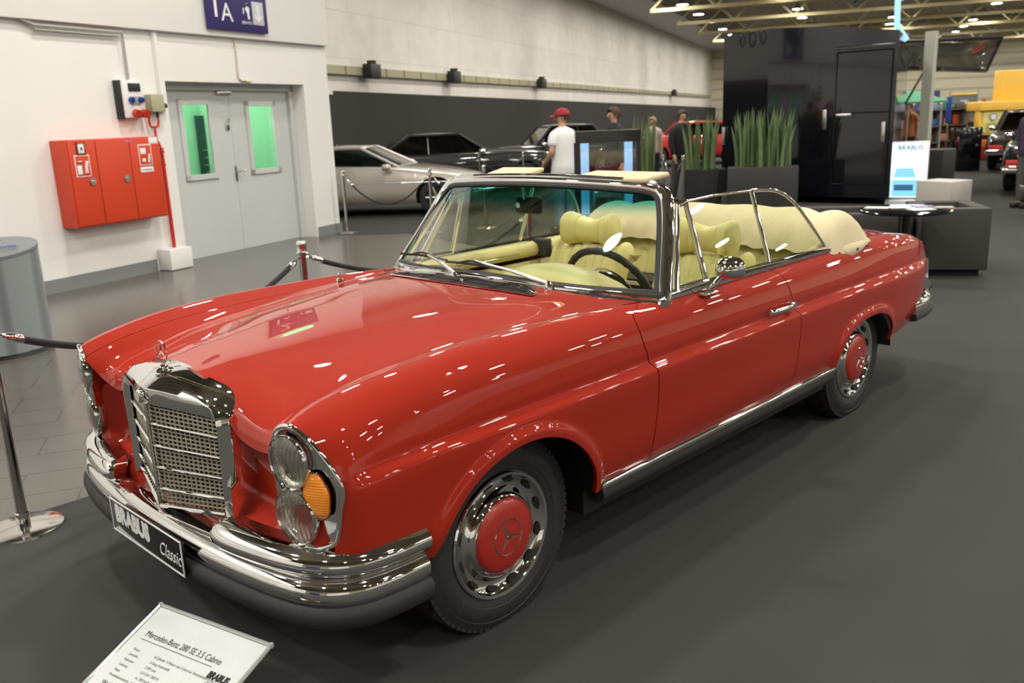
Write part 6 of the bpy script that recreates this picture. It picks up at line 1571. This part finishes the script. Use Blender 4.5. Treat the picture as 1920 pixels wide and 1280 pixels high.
for i, (px, d_, z, c, nm) in enumerate(((1779, 24, 1.45, (.01, .03, .30), 'blue pennant flag in front of the far stands'), (1752, 26, 1.75, (.04, .04, .16), 'dark blue banner tower at the far stands'))):
    g = stand_at(px, d_); o = MB().rbox((0, 0, z), (.14 if i == 0 else .26, .05, .7 if i == 0 else .5), .08 if i == 0 else .01, n=3).build('pennant', mat('flag_blue_%s' % 'ab'[i], c, .6, noise=.2)); MB().cyl((.0, 0, 0), (.0, 0, z), .02).build('pole', 'satin', o); o.location = (g.x, g.y, .006); o.rotation_euler = (0, 0, fr_); tag(o, nm, 'flag')
# stall tables with goods
cols_ = [(.55, .08, .04), (.05, .12, .35), (.70, .55, .08), (.65, .62, .55), (.05, .25, .12), (.30, .12, .05), (.12, .12, .13), (.55, .30, .15), (.30, .40, .55)]
gmats = [mat('goods_%s' % w, c, .45, noise=.3, nscale=30) for w, c in zip(('red', 'blue', 'yellow', 'ivory', 'green', 'brown', 'dark', 'tan', 'sky'), cols_)]
protos = []
for k in range(5):
    b = MB()
    if k == 0: b.rbox((0, 0, .09), (.22, .12, .18), .01)
    elif k == 1: b.lathe([(0, .2), (.05, .19), (.07, .1), (.06, 0), (0, 0)], n=12)
    elif k == 2: b.rbox((0, 0, .05), (.30, .14, .07), .03).rbox((.0, 0, .10), (.15, .12, .05), .02)
    elif k == 3: b.rbox((0, 0, .13), (.16, .03, .26), .005)
    else: b.lathe([(0, .16), (.03, .15), (.03, .11), (.08, .06), (.06, 0), (0, 0)], n=12)
    protos.append(b)
random.seed(21); sh_i = 0
for px, d_ in ((1712, 25), (1738, 27), (1764, 26), (1795, 29), (1822, 31)):
    g = stand_at(px, d_); r = empty('stall_shelf', (g.x, g.y, .006), fr_, ['market stall shelf nearest the grey post', 'market stall shelf under the green parasol', 'market stall shelf behind the blue pennant', 'market stall shelf below the grey banner', 'market stall shelf beside the yellow booth'][sh_i], 'shelf'); sh_i += 1
    for z in (.55, 1.0, 1.45): MB().box((0, 0, z), (1.5, .4, .03)).build('board', gmats[6], r)
    for x in (-.72, .72): MB().box((x, 0, .8), (.04, .4, 1.6)).build('upright', 'grey', r)
    MB().box((0, .19, .8), (1.5, .02, 1.6)).build('back_panel', gmats[random.choice((3, 5, 6, 7))], r)
    for z in (.57, 1.02, 1.47):
        x = -.6
        while x < .6:
            k = random.randrange(5); o = protos[k].build(('box', 'bottle', 'model_car', 'tin_sign', 'flask')[k], random.choice(gmats)) if (k, 'm') not in globals().get('_pc', {}) else None
            c_, s_ = math.cos(fr_), math.sin(fr_); o.location = (g.x+c_*x+s_*.05, g.y+s_*x-c_*.05, z+.006+.0005); o.rotation_euler = (0, 0, fr_)
            tag(o, 'small colourful souvenir item on the shelves of the far market stalls', 'souvenir', 'souvenirs on the far stall shelves'); x += random.uniform(.19, .30)
# ---- unseen stand walls added behind and beside the camera to brighten chrome and paint
def add_reflection_wall(x, y, w, h, rz, m, label):
    o = MB().rbox((0, 0, h/2), (w, .12, h), .01).build('reflection_wall', m); o.location = (x, y, .006); o.rotation_euler = (0, 0, rz); tag(o, label, 'partition'); return o
add_reflection_wall(-9.5, 3.0, 6.0, 3.2, R(80), 'white', 'white stand wall ahead of the bonnet of the red convertible, outside the view')
add_reflection_wall(-8.0, -7.5, 6.0, 2.6, R(125), 'white', 'white stand wall behind the photographer, outside the view')
add_reflection_wall(1.0, -13.5, 8.0, 2.4, R(5), 'backwall', 'pale panelled stand wall added for reflections, facing the left side of the red convertible, outside the view')
add_reflection_wall(10.0, -13.0, 5.0, 2.4, R(-10), 'doorgrey', 'grey stand wall added for reflections, facing the rear wing of the red convertible, outside the view')
add_reflection_wall(-10.5, -1.8, 2.4, 2.2, R(95), 'signblue', 'dark blue stand panel added for reflections ahead of the red convertible, outside the view')
